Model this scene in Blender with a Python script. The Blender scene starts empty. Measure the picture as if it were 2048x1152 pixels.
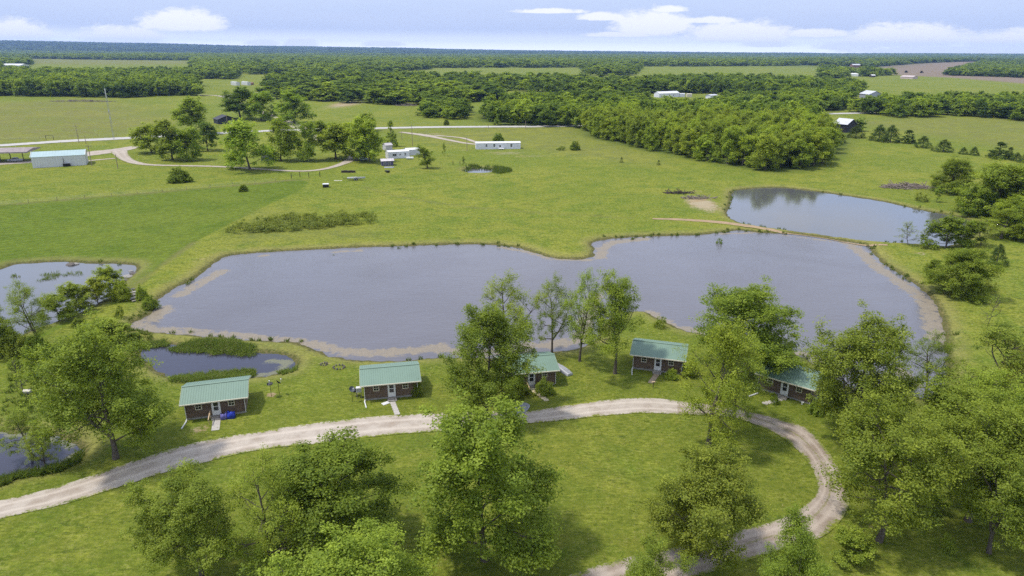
import bpy, bmesh, math, random
import numpy as np
from mathutils import Vector, Matrix

rng = np.random.default_rng(7)
random.seed(7)
S = bpy.context.scene
COL = S.collection
R = math.radians

# ------------------------------------------------------------------ camera
W, H, F = 2048.0, 1152.0, 1365.0
GZ = 0.6                      # meadow level above the pond water (water is z = 0)
CAMZ = 46.0
PITCH, ROLL = R(19.13), R(0.30)
_f = np.array([0, math.cos(PITCH), -math.sin(PITCH)])
_r0 = np.array([1.0, 0, 0]); _u0 = np.cross(_r0, _f)
_r = math.cos(ROLL) * _r0 + math.sin(ROLL) * _u0
_u = -math.sin(ROLL) * _r0 + math.cos(ROLL) * _u0
cam_data = bpy.data.cameras.new('camera')
cam = bpy.data.objects.new('camera', cam_data); COL.objects.link(cam)
cam_data.sensor_width = 36.0; cam_data.lens = F / W * 36.0
cam_data.clip_start = 0.5; cam_data.clip_end = 60000
cam.matrix_world = Matrix(((_r[0], _u[0], -_f[0], 0), (_r[1], _u[1], -_f[1], 0), (_r[2], _u[2], -_f[2], CAMZ), (0, 0, 0, 1)))
S.camera = cam

HAZE_D = 5.5e-5
# ------------------------------------------------------------------ sky and sun
SUN_AZ, SUN_EL = R(-96), R(63)      # azimuth from +Y (away from the camera) towards +X
wd = bpy.data.worlds.new('World'); S.world = wd; wd.use_nodes = True
nt = wd.node_tree; N = nt.nodes; L = nt.links
for n in list(N): N.remove(n)
def nd(t, tree=None, **kw):
    n = (tree or nt).nodes.new(t)
    for k, v in kw.items(): setattr(n, k, v)
    return n
def sock(tree, dst, v):
    if v is None: return
    if isinstance(v, bpy.types.NodeSocket): tree.links.new(v, dst)
    else: dst.default_value = v
def mth(tree, op, a, b=None, c=None, clamp=False):
    n = tree.nodes.new('ShaderNodeMath'); n.operation = op; n.use_clamp = clamp
    sock(tree, n.inputs[0], a); sock(tree, n.inputs[1], b); sock(tree, n.inputs[2], c)
    return n.outputs[0]
def mix(tree, f, a, b, blend='MIX'):
    n = tree.nodes.new('ShaderNodeMix'); n.data_type = 'RGBA'; n.blend_type = blend
    sock(tree, n.inputs[0], f)
    for i, v in ((6, a), (7, b)):
        sock(tree, n.inputs[i], v if isinstance(v, bpy.types.NodeSocket) else (*v[:3], 1.0))
    return n.outputs[2]
def mapr(tree, v, a, b, c=0.0, d=1.0, smooth=True):
    n = tree.nodes.new('ShaderNodeMapRange'); n.interpolation_type = 'SMOOTHSTEP' if smooth else 'LINEAR'
    sock(tree, n.inputs[0], v)
    for i, x in enumerate((a, b, c, d)): sock(tree, n.inputs[1 + i], x)
    return n.outputs[0]
def noise(tree, vec, scale, detail=4.0, rough=0.55, out='Fac', dist=0.0):
    n = tree.nodes.new('ShaderNodeTexNoise'); sock(tree, n.inputs['Vector'], vec)
    n.inputs['Scale'].default_value = scale; n.inputs['Detail'].default_value = detail
    n.inputs['Roughness'].default_value = rough; n.inputs['Distortion'].default_value = dist
    return n.outputs[out]

tc = nd('ShaderNodeTexCoord'); sep = nd('ShaderNodeSeparateXYZ'); L.new(tc.outputs['Generated'], sep.inputs[0])
az = mth(nt, 'MULTIPLY', mth(nt, 'ARCTAN2', sep.outputs[0], sep.outputs[1]), 57.2958)
el = mth(nt, 'MULTIPLY', mth(nt, 'ARCSINE', sep.outputs[2]), 57.2958)
sky = nd('ShaderNodeTexSky', sky_type='NISHITA')
sky.sun_disc = False; sky.sun_elevation = SUN_EL; sky.sun_rotation = SUN_AZ
sky.air_density = 1.0; sky.dust_density = 0.25; sky.ozone_density = 2.0
skyc = mix(nt, 1.0, sky.outputs[0], (0.94, 0.90, 1.02), 'MULTIPLY')
# thin cloud veil, strengthened overhead out of view to add fill light
comb = nd('ShaderNodeCombineXYZ')
zc = mth(nt, 'ADD', mth(nt, 'MAXIMUM', sep.outputs[2], 0.0), 0.10)
L.new(mth(nt, 'DIVIDE', sep.outputs[0], zc), comb.inputs[0]); L.new(mth(nt, 'DIVIDE', sep.outputs[1], zc), comb.inputs[1])
veil = noise(nt, comb.outputs[0], 0.55, 6, 0.6, dist=0.4)
veil = mth(nt, 'MULTIPLY', mapr(nt, veil, 0.34, 0.72, 0.25, 1.0), mapr(nt, el, 2.0, 14.0, 0.22, 0.75))
# cumulus banks that stand low over the horizon: (azimuth, elevation of base, width, height) in degrees
CLOUDS = [(-35.1, 0.85, 3.3, 1.10), (-28.4, 0.60, 3.0, 1.05), (-24.3, 1.62, 3.2, 1.20), (-16.4, 0.40, 1.5, 0.55), (-19.0, 0.42, 1.5, 0.35), (-10.2, 0.42, 1.8, 0.35),
          (10.8, 1.72, 3.6, 1.55), (6.9, 2.45, 2.2, 0.50), (11.9, 3.0, 1.5, 0.40), (17.3, 1.15, 4.4, 1.25), (19.2, 0.55, 2.2, 0.50), (28.3, 0.78, 4.2, 1.35),
          (35.0, 0.55, 3.6, 1.10), (25.0, 0.35, 2.6, 0.55), (31.0, 0.12, 8.0, 0.42), (-32.0, 0.2, 6.0, 0.4), (22.5, 1.25, 2.6, 0.45), (15.0, 2.2, 3.0, 0.35), (8.2, 1.2, 3.0, 0.3), (3.0, 2.9, 3.2, 0.30), (40.5, 0.9, 3.6, 1.3), (-41.0, 0.9, 3.8, 1.3), (46, 1.2, 5, 1.5), (-48, 1.4, 5, 1.5)]
cv = nd('ShaderNodeCombineXYZ'); L.new(az, cv.inputs[0]); L.new(mth(nt, 'MULTIPLY', el, 2.2), cv.inputs[1])
wob = noise(nt, cv.outputs[0], 0.55, 6, 0.62)
wob2 = noise(nt, cv.outputs[0], 1.9, 6, 0.65)
wv = mth(nt, 'ADD', mth(nt, 'MULTIPLY', mth(nt, 'SUBTRACT', wob, 0.5), 1.7), mth(nt, 'MULTIPLY', mth(nt, 'SUBTRACT', wob2, 0.5), 1.1))
field = None
for a0, e0, wa, he in CLOUDS:
    da = mth(nt, 'DIVIDE', mth(nt, 'SUBTRACT', az, a0), wa)
    de = mth(nt, 'DIVIDE', mth(nt, 'SUBTRACT', el, e0), he)
    de = mth(nt, 'MAXIMUM', de, mth(nt, 'MULTIPLY', de, -2.6))      # flat undersides
    q = mth(nt, 'SUBTRACT', 1.0, mth(nt, 'ADD', mth(nt, 'MULTIPLY', da, da), mth(nt, 'MULTIPLY', de, de)))
    field = q if field is None else mth(nt, 'MAXIMUM', field, q)
cum = mapr(nt, mth(nt, 'ADD', field, wv), -0.22, 0.62, 0.0, 0.92)
# fair weather cumulus continue overhead, outside the picture
over = noise(nt, comb.outputs[0], 1.1, 7, 0.6)
over = mth(nt, 'MULTIPLY', mapr(nt, over, 0.52, 0.66, 0.0, 0.75), mapr(nt, el, 6.0, 14.0))
CLOUD_V = 4.2
SKY_MIX = mix(nt, veil, skyc, (7.0, 7.2, 7.7))
LOW = mix(nt, mapr(nt, el, 0.0, 1.7), (5.9, 6.0, 6.7), (2.0, 2.40, 3.5))
SKY_MIX = mix(nt, mapr(nt, el, 2.0, 16.0, 0.93, 0.0), SKY_MIX, LOW)
SKY_MIX = mix(nt, mth(nt, 'MULTIPLY', veil, 0.45), SKY_MIX, (3.3, 3.5, 4.1))
SKY_MIX = mix(nt, mth(nt, 'MAXIMUM', cum, over), SKY_MIX, (CLOUD_V * 0.97, CLOUD_V * 0.98, CLOUD_V * 1.03))
bg = nd('ShaderNodeBackground'); L.new(SKY_MIX, bg.inputs[0]); bg.inputs[1].default_value = 0.150
wo = nd('ShaderNodeOutputWorld'); L.new(bg.outputs[0], wo.inputs[0])

sl = bpy.data.lights.new('sun', 'SUN'); sun = bpy.data.objects.new('sun', sl); COL.objects.link(sun)
sl.energy = 2.15; sl.angle = R(4.0); sl.color = (1.0, 0.95, 0.87)
sd = Vector((math.sin(SUN_AZ) * math.cos(SUN_EL), math.cos(SUN_AZ) * math.cos(SUN_EL), math.sin(SUN_EL)))
sun.rotation_euler = sd.to_track_quat('Z', 'Y').to_euler(); sun.location = (0, 0, 200)
S.view_settings.view_transform = 'Standard'; S.view_settings.look = 'None'
S.view_settings.exposure = 0.85; S.view_settings.gamma = 1.0; S.view_settings.use_curve_mapping = False
S.cycles.use_denoising = False
S.cycles.max_bounces = 9; S.cycles.diffuse_bounces = 6; S.cycles.glossy_bounces = 2; S.cycles.transmission_bounces = 6
S.cycles.transparent_max_bounces = 4; S.cycles.volume_bounces = 0
S.cycles.caustics_reflective = False; S.cycles.caustics_refractive = False

# ------------------------------------------------------------------ photo point -> place on the ground
def ray(x, y):
    d = (x - W / 2) / F * _r + (H / 2 - y) / F * _u + _f
    return d / np.linalg.norm(d)
def P(x, y, z=GZ):
    d = ray(x, y); t = (z - CAMZ) / min(d[2], -0.0009)
    return np.array([d[0] * t, d[1] * t])
def PZ(x, y, z=GZ): p = P(x, y, z); return (p[0], p[1], z)
def proj(p):
    p = np.asarray(p, float) - np.array([0, 0, CAMZ])
    dz = p @ _f
    return (W / 2 + F * (p @ _r) / dz, H / 2 - F * (p @ _u) / dz, dz)
def height_to(bx, by, ytop, z0=GZ):
    lo, hi = 0.0, 60.0
    for _ in range(40):
        m = (lo + hi) / 2
        if proj((bx, by, z0 + m))[1] > ytop: lo = m
        else: hi = m
    return lo
def poly(pts, z=GZ): return np.array([P(x, y, z) for x, y in pts])
def smooth(pts, n=6, closed=True):
    pts = np.asarray(pts, float); m = len(pts); out = []
    rngi = range(m) if closed else range(m - 1)
    for i in rngi:
        if closed: a, b, c, d = pts[i - 1], pts[i], pts[(i + 1) % m], pts[(i + 2) % m]
        else: a, b, c, d = pts[max(i - 1, 0)], pts[i], pts[i + 1], pts[min(i + 2, m - 1)]
        for k in range(n):
            t = k / n
            out.append(0.5 * ((2 * b) + (c - a) * t + (2 * a - 5 * b + 4 * c - d) * t * t + (3 * b - a - 3 * c + d) * t ** 3))
    if not closed: out.append(pts[-1])
    return np.array(out)
def dist_line(X, Y, pl, closed=True):
    D = np.full(X.shape, 1e9); m = len(pl)
    for i in range(m if closed else m - 1):
        a, b = pl[i], pl[(i + 1) % m]; ab = b - a; l2 = ab @ ab + 1e-9
        t = np.clip(((X - a[0]) * ab[0] + (Y - a[1]) * ab[1]) / l2, 0, 1)
        D = np.minimum(D, (X - a[0] - t * ab[0]) ** 2 + (Y - a[1] - t * ab[1]) ** 2)
    return np.sqrt(D)
def inside(X, Y, pl):
    c = np.zeros(X.shape, bool); m = len(pl)
    for i in range(m):
        a, b = pl[i], pl[i - 1]
        if abs(a[1] - b[1]) < 1e-12: continue
        c ^= ((a[1] > Y) != (b[1] > Y)) & (X < (b[0] - a[0]) * (Y - a[1]) / (b[1] - a[1]) + a[0])
    return c
def sdf(X, Y, pl, margin=None):
    """signed distance to a closed outline, positive outside; far points are left at a large value"""
    out = np.full(X.shape, 1e3)
    mg = margin or 30.0
    sel = (X > pl[:, 0].min() - mg) & (X < pl[:, 0].max() + mg) & (Y > pl[:, 1].min() - mg) & (Y < pl[:, 1].max() + mg)
    if sel.any():
        x, y = X[sel], Y[sel]; d = dist_line(x, y, pl); d[inside(x, y, pl)] *= -1; out[sel] = d
    return out
def vnoise(X, Y, s, seed=0):
    """cheap smooth value noise, -1..1"""
    r = np.random.default_rng(seed); out = np.zeros(np.shape(X))
    for k in range(5):
        a = r.uniform(0, 6.283); f = s * r.uniform(0.6, 1.7); ph = r.uniform(0, 6.283, 2)
        out = out + np.sin((X * math.cos(a) + Y * math.sin(a)) * f + ph[0] + 1.3 * np.sin((X * -math.sin(a) + Y * math.cos(a)) * f * 0.7 + ph[1]))
    return out / 3.2

# ------------------------------------------------------------------ pond outlines (photo points on the water surface)
MAIN = [(258,652),(300,628),(318,600),(345,580),(392,556),(425,530),(450,514),(500,507),(560,503),(640,499),(720,495),(800,493),(880,490),
        (960,489),(1030,495),(1070,506),(1105,516),(1150,519),(1183,514),(1190,500),(1184,488),(1205,480),(1260,475),(1330,472),(1400,470),
        (1450,464),(1480,461),(1530,466),(1600,469),(1690,483),(1735,491),(1745,506),(1768,528),(1800,549),(1840,575),(1868,604),(1884,640),
        (1889,668),(1892,720),(1880,790),(1850,800),(1800,780),(1700,775),(1640,735),(1600,712),(1540,690),(1470,676),(1380,664),(1320,640),(1292,624),
        (1250,626),(1205,648),(1190,680),(1150,698),(1100,706),(1000,716),(880,716),(780,722),(700,719),(640,704),(590,686),(520,682),(430,675),(350,668),(290,662)]
UPPER = [(1455,428),(1462,405),(1466,384),(1500,378),(1560,376),(1630,383),(1700,393),(1760,402),(1800,411),(1850,422),(1905,432),(1950,448),(1945,470),(1900,492),
         (1830,488),(1760,484),(1700,478),(1630,468),(1560,459),(1510,452),(1475,444)]
LEFT = [(-320,560),(-100,545),(0,539),(25,530),(60,527),(120,524),(180,527),(240,528),(270,532),(268,545),(245,565),(225,590),(170,620),(80,655),(20,680),(-60,700),(-200,720)]
MARSH = [(282,696),(300,688),(340,690),(400,700),(470,708),(530,707),(575,714),(590,728),(575,744),(530,752),(490,756),(430,752),(380,757),(330,750),(290,720)]
CORNER = [(-200,880),(-60,862),(0,866),(50,868),(110,874),(150,888),(162,905),(135,925),(90,940),(40,950),(0,965),(-80,985),(-200,1000)]
TINY = [(930,340),(950,336),(985,338),(990,343),(960,347),(935,345)]
POOL = [(630,210),(640,208),(650,209),(648,212),(634,213)]
ponds = [smooth(poly(p, 0.0), 5) for p in (MAIN, UPPER, LEFT, MARSH, CORNER, TINY)]

# ------------------------------------------------------------------ terrain
RIDGE_X = np.array([-60, -36.9, -20.6, -10, 0, 20.6, 36.9, 60.0]); RIDGE_Z = np.array([155, 148, 104, 84, 55, 34, 38, 44.0])
def terrain(X, Y):
    X = np.asarray(X, float); Y = np.asarray(Y, float)
    r = np.hypot(X, Y)
    z = GZ + 0.10 * vnoise(X, Y, 0.05, 3) + 0.20 * np.clip((r - 150) / 250, 0, 1) * vnoise(X, Y, 0.02, 5)
    far = np.clip((r - 900) / 2500, 0, 1)
    z = z + far * (5 + 6 * vnoise(X, Y, 0.0021, 9))
    a = np.degrees(np.arctan2(X, np.maximum(Y, 1)))
    rise = np.clip((r - 6500) / 5500, 0, 1); rise = rise * rise * (3 - 2 * rise)
    z = z + rise * (np.interp(a, RIDGE_X, RIDGE_Z) - 12 + 4 * vnoise(X, Y, 0.0012, 11))
    d = np.full(X.shape, 1e3)
    for pl in ponds: d = np.minimum(d, sdf(X, Y, pl))
    wob = 0.10 * vnoise(X, Y, 1.1, 21) + 0.07 * vnoise(X, Y, 2.6, 22)
    bank = np.clip(d * 0.30 + wob * np.clip(1.2 - np.abs(d) / 3, 0, 1), -1.2, 5)
    z = np.where(d < 6, np.minimum(z, bank), z)
    return z, d
def gz(x, y): return float(terrain(np.array([x]), np.array([y]))[0][0])

# ------------------------------------------------------------------ mesh helpers
def mesh_np(name, V, Fc, smooth_shade=False):
    """V (n,3); Fc: list of integer arrays, one per polygon size"""
    me = bpy.data.meshes.new(name); V = np.asarray(V, np.float32)
    me.vertices.add(len(V)); me.vertices.foreach_set('co', V.ravel())
    Fc = [np.asarray(f, np.int32) for f in Fc if len(f)]
    tot = sum(f.size for f in Fc); npoly = sum(len(f) for f in Fc)
    me.loops.add(tot); me.polygons.add(npoly)
    me.loops.foreach_set('vertex_index', np.concatenate([f.ravel() for f in Fc]))
    sizes = np.concatenate([np.full(len(f), f.shape[1]) for f in Fc])
    me.polygons.foreach_set('loop_start', np.concatenate([[0], np.cumsum(sizes)[:-1]]).astype(np.int32))
    if smooth_shade: me.polygons.foreach_set('use_smooth', np.ones(npoly, bool))
    me.update(calc_edges=True)
    return me
def attr(me, name, val, domain='POINT'):
    a = me.attributes.new(name, 'FLOAT', domain); a.data.foreach_set('value', np.asarray(val, np.float32).ravel())
def link(name, me, m=None, parent=None, loc=None, rz=0.0):
    o = bpy.data.objects.new(name, me); COL.objects.link(o)
    if m is not None and me is not None and len(me.materials) == 0: me.materials.append(m)
    if parent is not None: o.parent = parent
    if loc is not None: o.location = loc
    if rz: o.rotation_euler = (0, 0, rz)
    return o
def tag(o, label=None, cat=None, group=None, kind=None):
    if label: o['label'] = label
    if cat: o['category'] = cat
    if group: o['group'] = group
    if kind: o['kind'] = kind
    return o
def thing(name, label, cat, loc, rz=0.0, group=None):
    return tag(link(name, None, None, None, loc, rz), label, cat, group)
class MB:
    """collects simple solids into one mesh"""
    def __init__(s): s.v = []; s.f = []; s.n = 0
    def add(s, v, f):
        s.v.append(np.asarray(v, float).reshape(-1, 3)); s.f += [tuple(i + s.n for i in q) for q in f]; s.n += len(s.v[-1]); return s
    def box(s, x0, x1, y0, y1, z0, z1):
        v = [(x, y, z) for z in (z0, z1) for y in (y0, y1) for x in (x0, x1)]
        return s.add(v, [(0, 2, 3, 1), (4, 5, 7, 6), (0, 1, 5, 4), (2, 6, 7, 3), (0, 4, 6, 2), (1, 3, 7, 5)])
    def prism(s, pts, axis, a, b):
        """extrude a polygon along an axis; pts are the two other coordinates in x,y,z order"""
        m = len(pts); v = []
        for t in (a, b):
            for p in pts:
                q = list(p); q.insert(axis, t); v.append(q)
        f = [tuple(range(m - 1, -1, -1)), tuple(range(m, 2 * m))] + [(i, (i + 1) % m, m + (i + 1) % m, m + i) for i in range(m)]
        return s.add(v, f)
    def tube(s, pts, rad, n=6, cap=True):
        v, q = tube_np(np.asarray(pts, float), np.asarray(rad, float) * np.ones(len(pts)), n)
        f = [tuple(x) for x in q]
        if cap: f += [tuple(range(n - 1, -1, -1)), tuple(range(len(v) - n, len(v)))]
        return s.add(v, f)
    def cyl(s, c, r, h, n=12, r2=None):
        return s.tube([c, (c[0], c[1], c[2] + h)], [r, r if r2 is None else r2], n)
    def sheet(s, pts): return s.add(pts, [tuple(range(len(pts)))])
    def mesh(s, name):
        me = bpy.data.meshes.new(name); me.from_pydata(np.concatenate(s.v).tolist(), [], s.f)
        bm = bmesh.new(); bm.from_mesh(me); bmesh.ops.recalc_face_normals(bm, faces=bm.faces); bm.to_mesh(me); bm.free()
        return me
    def build(s, name, m, parent=None, loc=None, rz=0.0, bevel=0.0):
        o = link(name, s.mesh(name), m, parent, loc, rz)
        return o
def tube_np(pts, rad, n):
    pts = np.asarray(pts, float); m = len(pts)
    t = np.gradient(pts, axis=0); t /= np.linalg.norm(t, axis=1)[:, None] + 1e-9
    ref = np.array([0.31, 0.17, 0.93]) if abs(t[0, 2]) < 0.9 else np.array([0.9, 0.3, 0.1])
    a = np.cross(t, ref); a /= np.linalg.norm(a, axis=1)[:, None] + 1e-9; b = np.cross(t, a)
    th = np.arange(n) / n * 2 * math.pi
    V = pts[:, None, :] + rad[:, None, None] * (np.cos(th)[None, :, None] * a[:, None, :] + np.sin(th)[None, :, None] * b[:, None, :])
    i = np.arange(m - 1)[:, None] * n; j = np.arange(n)[None, :]; k = (j + 1) % n
    Q = np.stack([i + j, i + k, i + n + k, i + n + j], -1).reshape(-1, 4)
    return V.reshape(-1, 3), Q

# ------------------------------------------------------------------ materials
def newmat(name):
    m = bpy.data.materials.new(name); m.use_nodes = True; t = m.node_tree
    b = t.nodes['Principled BSDF']; b.inputs['Specular IOR Level'].default_value = 0.25
    return m, t, b
def simple(name, col, rough=0.7, var=0.12, scale=3.0, metal=0.0, bump=0.0, col2=None):
    m, t, b = newmat(name); tcn = t.nodes.new('ShaderNodeTexCoord')
    f = noise(t, tcn.outputs['Object'], scale, 5, 0.6)
    c2 = col2 or tuple(c * (1 - 2 * var) for c in col)
    t.links.new(mix(t, mapr(t, f, 0.3, 0.75), col, c2), b.inputs['Base Color'])
    b.inputs['Roughness'].default_value = rough; b.inputs['Metallic'].default_value = metal
    if bump:
        bn = t.nodes.new('ShaderNodeBump'); bn.inputs['Distance'].default_value = bump; bn.inputs['Strength'].default_value = 0.8
        t.links.new(f, bn.inputs['Height']); t.links.new(bn.outputs[0], b.inputs['Normal'])
    return m
def attrn(t, name):
    n = t.nodes.new('ShaderNodeAttribute'); n.attribute_name = name; return n.outputs['Fac']

GREEN = (0.148, 0.180, 0.020); LUSH = (0.108, 0.155, 0.016); YELL = (0.212, 0.218, 0.030); DRY = (0.27, 0.215, 0.10); DARKG = (0.046, 0.078, 0.010)
def grass_color(t, pos, amount=None):
    """meadow colour from noises of several sizes; returns colour and a fine height"""
    big = noise(t, pos, 0.018, 3, 0.5, dist=0.3)
    mid = noise(t, pos, 0.13, 4, 0.6, dist=0.5)
    mp = t.nodes.new('ShaderNodeMapping'); mp.inputs['Scale'].default_value = (0.35, 1.0, 1.0); mp.inputs['Rotation'].default_value = (0, 0, 0.35)
    t.links.new(pos, mp.inputs['Vector'])
    fine = noise(t, mp.outputs[0], 0.8, 7, 0.78)
    tuft = noise(t, pos, 2.3, 4, 0.7)
    blade = noise(t, pos, 7.0, 3, 0.7)
    c = mix(t, mapr(t, big, 0.35, 0.65), GREEN, YELL)
    c = mix(t, mapr(t, mid, 0.40, 0.72), c, LUSH)
    c = mix(t, mapr(t, fine, 0.50, 0.70, 0.0, 0.85), c, YELL)
    c = mix(t, mapr(t, fine, 0.50, 0.30, 0.0, 0.9), c, DARKG)
    c = mix(t, mth(t, 'MULTIPLY', mapr(t, tuft, 0.58, 0.76, 0.0, 0.75), mapr(t, mid, 0.62, 0.40)), c, DRY)
    c = mix(t, mapr(t, blade, 0.35, 0.70, 0.0, 0.40), c, DARKG)
    sp = noise(t, mp.outputs[0], 3.2, 5, 0.75); sm = noise(t, pos, 0.55, 5, 0.7)
    lum = mth(t, 'MULTIPLY', mapr(t, sp, 0.36, 0.64, 0.68, 1.34, False), mapr(t, sm, 0.34, 0.66, 0.90, 1.10, False))
    c = mix(t, 1.0, c, lum, 'MULTIPLY')
    s2 = noise(t, pos, 1.9, 4, 0.85)
    c = mix(t, mapr(t, s2, 0.52, 0.62, 0.0, 0.55), c, (0.270, 0.268, 0.075)); c = mix(t, mapr(t, s2, 0.47, 0.38, 0.0, 0.65), c, (0.062, 0.092, 0.010))
    h = mth(t, 'ADD', mth(t, 'MULTIPLY', tuft, 0.6), mth(t, 'MULTIPLY', blade, 0.5))
    return c, h, big, mid, fine, tuft

def ground_material():
    m, t, b = newmat('meadow'); pos = t.nodes.new('ShaderNodeNewGeometry').outputs['Position']
    c, h, big, mid, fine, tuft = grass_color(t, pos)
    # near lawn among the cabins is more mottled with straw coloured tufts
    straw = mth(t, 'MULTIPLY', mapr(t, noise(t, pos, 3.2, 4, 0.75), 0.56, 0.70, 0, 0.6), mapr(t, noise(t, pos, 0.22, 3, 0.6), 0.46, 0.70))
    c = mix(t, mth(t, 'MULTIPLY', attrn(t, 'lawn'), mapr(t, noise(t, pos, 0.35, 5, 0.7), 0.34, 0.62, 0.75, 0.15)), c, mix(t, mapr(t, tuft, 0.35, 0.65), (0.078, 0.110, 0.013), (0.130, 0.154, 0.021)))
    c = mix(t, mth(t, 'MULTIPLY', straw, attrn(t, 'lawn')), c, DRY)
    # darker hay field, its edge cut by the mower
    hay = mix(t, mapr(t, fine, 0.35, 0.7), (0.076, 0.118, 0.012), (0.106, 0.145, 0.016))
    hay = mix(t, mapr(t, big, 0.42, 0.62, 0, 0.6), hay, (0.118, 0.150, 0.020))
    wv = t.nodes.new('ShaderNodeTexWave'); wv.inputs['Scale'].default_value = 0.115; wv.inputs['Distortion'].default_value = 3.0; wv.inputs['Detail'].default_value = 3.0; wv.inputs['Detail Scale'].default_value = 0.6
    mpw = t.nodes.new('ShaderNodeMapping'); mpw.inputs['Rotation'].default_value = (0, 0, 1.05); t.links.new(pos, mpw.inputs['Vector']); t.links.new(mpw.outputs[0], wv.inputs['Vector'])
    hay = mix(t, mapr(t, wv.outputs['Fac'], 0.25, 0.8, 0.0, 0.45), hay, (0.125, 0.155, 0.022)); hay = mix(t, mapr(t, noise(t, pos, 0.07, 5, 0.7), 0.46, 0.66, 0, 0.6), hay, (0.066, 0.106, 0.011))
    hay = mix(t, 1.0, hay, mapr(t, noise(t, mpw.outputs[0], 0.9, 6, 0.8), 0.36, 0.64, 0.72, 1.3, False), 'MULTIPLY')
    hs = mth(t, 'ADD', attrn(t, 'hay'), mth(t, 'MULTIPLY', mth(t, 'SUBTRACT', tuft, 0.5), 2.0))
    c = mix(t, mapr(t, hs, 0.6, -0.6), c, hay)
    # rough tan pasture and ploughed field far off
    c = mix(t, mth(t, 'MULTIPLY', attrn(t, 'tan'), mapr(t, mid, 0.35, 0.7, 0.25, 1.0)), c, (0.155, 0.14, 0.055))
    plow = mix(t, mapr(t, mid, 0.3, 0.7), (0.21, 0.165, 0.115), (0.165, 0.13, 0.09))
    c = mix(t, attrn(t, 'plow'), c, plow)
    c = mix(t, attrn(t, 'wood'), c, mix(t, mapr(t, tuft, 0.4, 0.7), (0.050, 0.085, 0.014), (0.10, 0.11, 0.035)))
    # bare earth patches
    dm = mth(t, 'ADD', attrn(t, 'dirt'), mth(t, 'ADD', mth(t, 'MULTIPLY', mth(t, 'SUBTRACT', tuft, 0.5), 1.3), mth(t, 'MULTIPLY', mth(t, 'SUBTRACT', fine, 0.5), 1.3)))
    c = mix(t, mapr(t, dm, 0.45, 0.75, 0.0, 0.85), c, mix(t, mapr(t, mid, 0.35, 0.65), (0.30, 0.21, 0.125), (0.36, 0.29, 0.20)))
    # muddy, weedy rim by the water and the pond bottom
    sd = mth(t, 'ADD', attrn(t, 'shore'), mth(t, 'MULTIPLY', mth(t, 'SUBTRACT', tuft, 0.5), 2.5))
    c = mix(t, mapr(t, sd, 4.5, 0.8, 0.0, 0.35), c, DRY)
    c = mix(t, mapr(t, sd, 1.5, 0.4, 0.0, 0.85), c, mix(t, mapr(t, tuft, 0.4, 0.65), (0.050, 0.060, 0.016), (0.13, 0.10, 0.05)))
    t.links.new(c, b.inputs['Base Color']); b.inputs['Roughness'].default_value = 0.95; b.inputs['Specular IOR Level'].default_value = 0.05
    bn = t.nodes.new('ShaderNodeBump'); bn.inputs['Distance'].default_value = 0.22; bn.inputs['Strength'].default_value = 0.9
    t.links.new(h, bn.inputs['Height']); t.links.new(bn.outputs[0], b.inputs['Normal'])
    return m

# ------------------------------------------------------------------ ground sheet
angs = np.concatenate([np.linspace(-180, -60, 25)[:-1], np.linspace(-60, -44, 30)[:-1], np.linspace(-44, 44, 400), np.linspace(44, 60, 30)[1:], np.linspace(60, 180, 25)[1:-1]])
rads = np.concatenate([np.geomspace(8, 25, 30)[:-1], np.geomspace(25, 700, 420)[:-1], np.geomspace(700, 14600, 200)])
A, RR = np.meshgrid(np.radians(angs), rads)
X = (RR * np.sin(A)).ravel(); Y = (RR * np.cos(A)).ravel()
X = np.append(X, 0.0); Y = np.append(Y, 0.0)
Z, DS = terrain(X, Y)
na, nr = len(angs), len(rads)
ii = np.arange(nr - 1)[:, None] * na; jj = np.arange(na)[None, :]; kk = (jj + 1) % na
Q = np.stack([ii + jj, ii + na + jj, ii + na + kk, ii + kk], -1).reshape(-1, 4)
Tc = np.stack([np.full(na, len(X) - 1), np.arange(na), (np.arange(na) + 1) % na], -1)
gm = mesh_np('ground', np.stack([X, Y, Z], -1), [Q, Tc], True)
def soft(pts, w, sub=1): return np.clip(0.5 - sdf(X, Y, smooth(poly(pts), 4) if sub else poly(pts), 4 * w + 60) / w, 0, 1)
HAY = poly([(-250, 428), (0, 411), (150, 398), (360, 380), (520, 366), (600, 358), (618, 366), (598, 382), (540, 408), (462, 446), (390, 484), (330, 526), (290, 556), (262, 580), (235, 592), (150, 640), (40, 700), (-300, 760)])
attr(gm, 'hay', np.clip(sdf(X, Y, HAY, 40), -30, 30))
attr(gm, 'shore', np.clip(DS, -5, 30))
rr_ = np.hypot(X, Y)
attr(gm, 'lawn', np.clip((135 - rr_) / 30, 0, 1) * np.clip(DS / 4, 0, 1))
tan = np.zeros(len(X))
for pts, w, k in [([(0,205),(200,200),(330,235),(320,262),(180,278),(0,285),(-200,285),(-200,205)], 60, .75), ([(60,118),(390,124),(388,130),(60,131)], 60, .8), ([(800,255),(1150,255),(1180,275),(1290,300),(1300,330),(1050,300),(860,285)], 25, .45),
                  ([(1700,240),(2048,235),(2300,240),(2300,300),(2048,300),(1800,262)], 30, .55), ([(540,415),(470,455),(420,530),(330,590),(360,560),(430,520),(470,490),(640,480),(760,470),(640,440)], 8, .35)]:
    tan = np.maximum(tan, k * soft(pts, w))
for ln, wd_, k in [([(-60,421),(0,412),(150,399),(360,381),(520,367),(575,361),(612,360)], 1.3, .95), ([(235,592),(262,580),(290,556),(330,526),(390,484)], .8, .6), ([(730,375),(790,392),(860,404),(960,416),(1060,424),(1160,430),(1260,436)], .9, .5), ([(500,458),(640,470),(760,452)], 1.2, .4)]:
    tan = np.maximum(tan, k * np.clip(1.6 - dist_line(X, Y, poly(ln), False) / wd_, 0, 1))
attr(gm, 'tan', tan)
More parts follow.
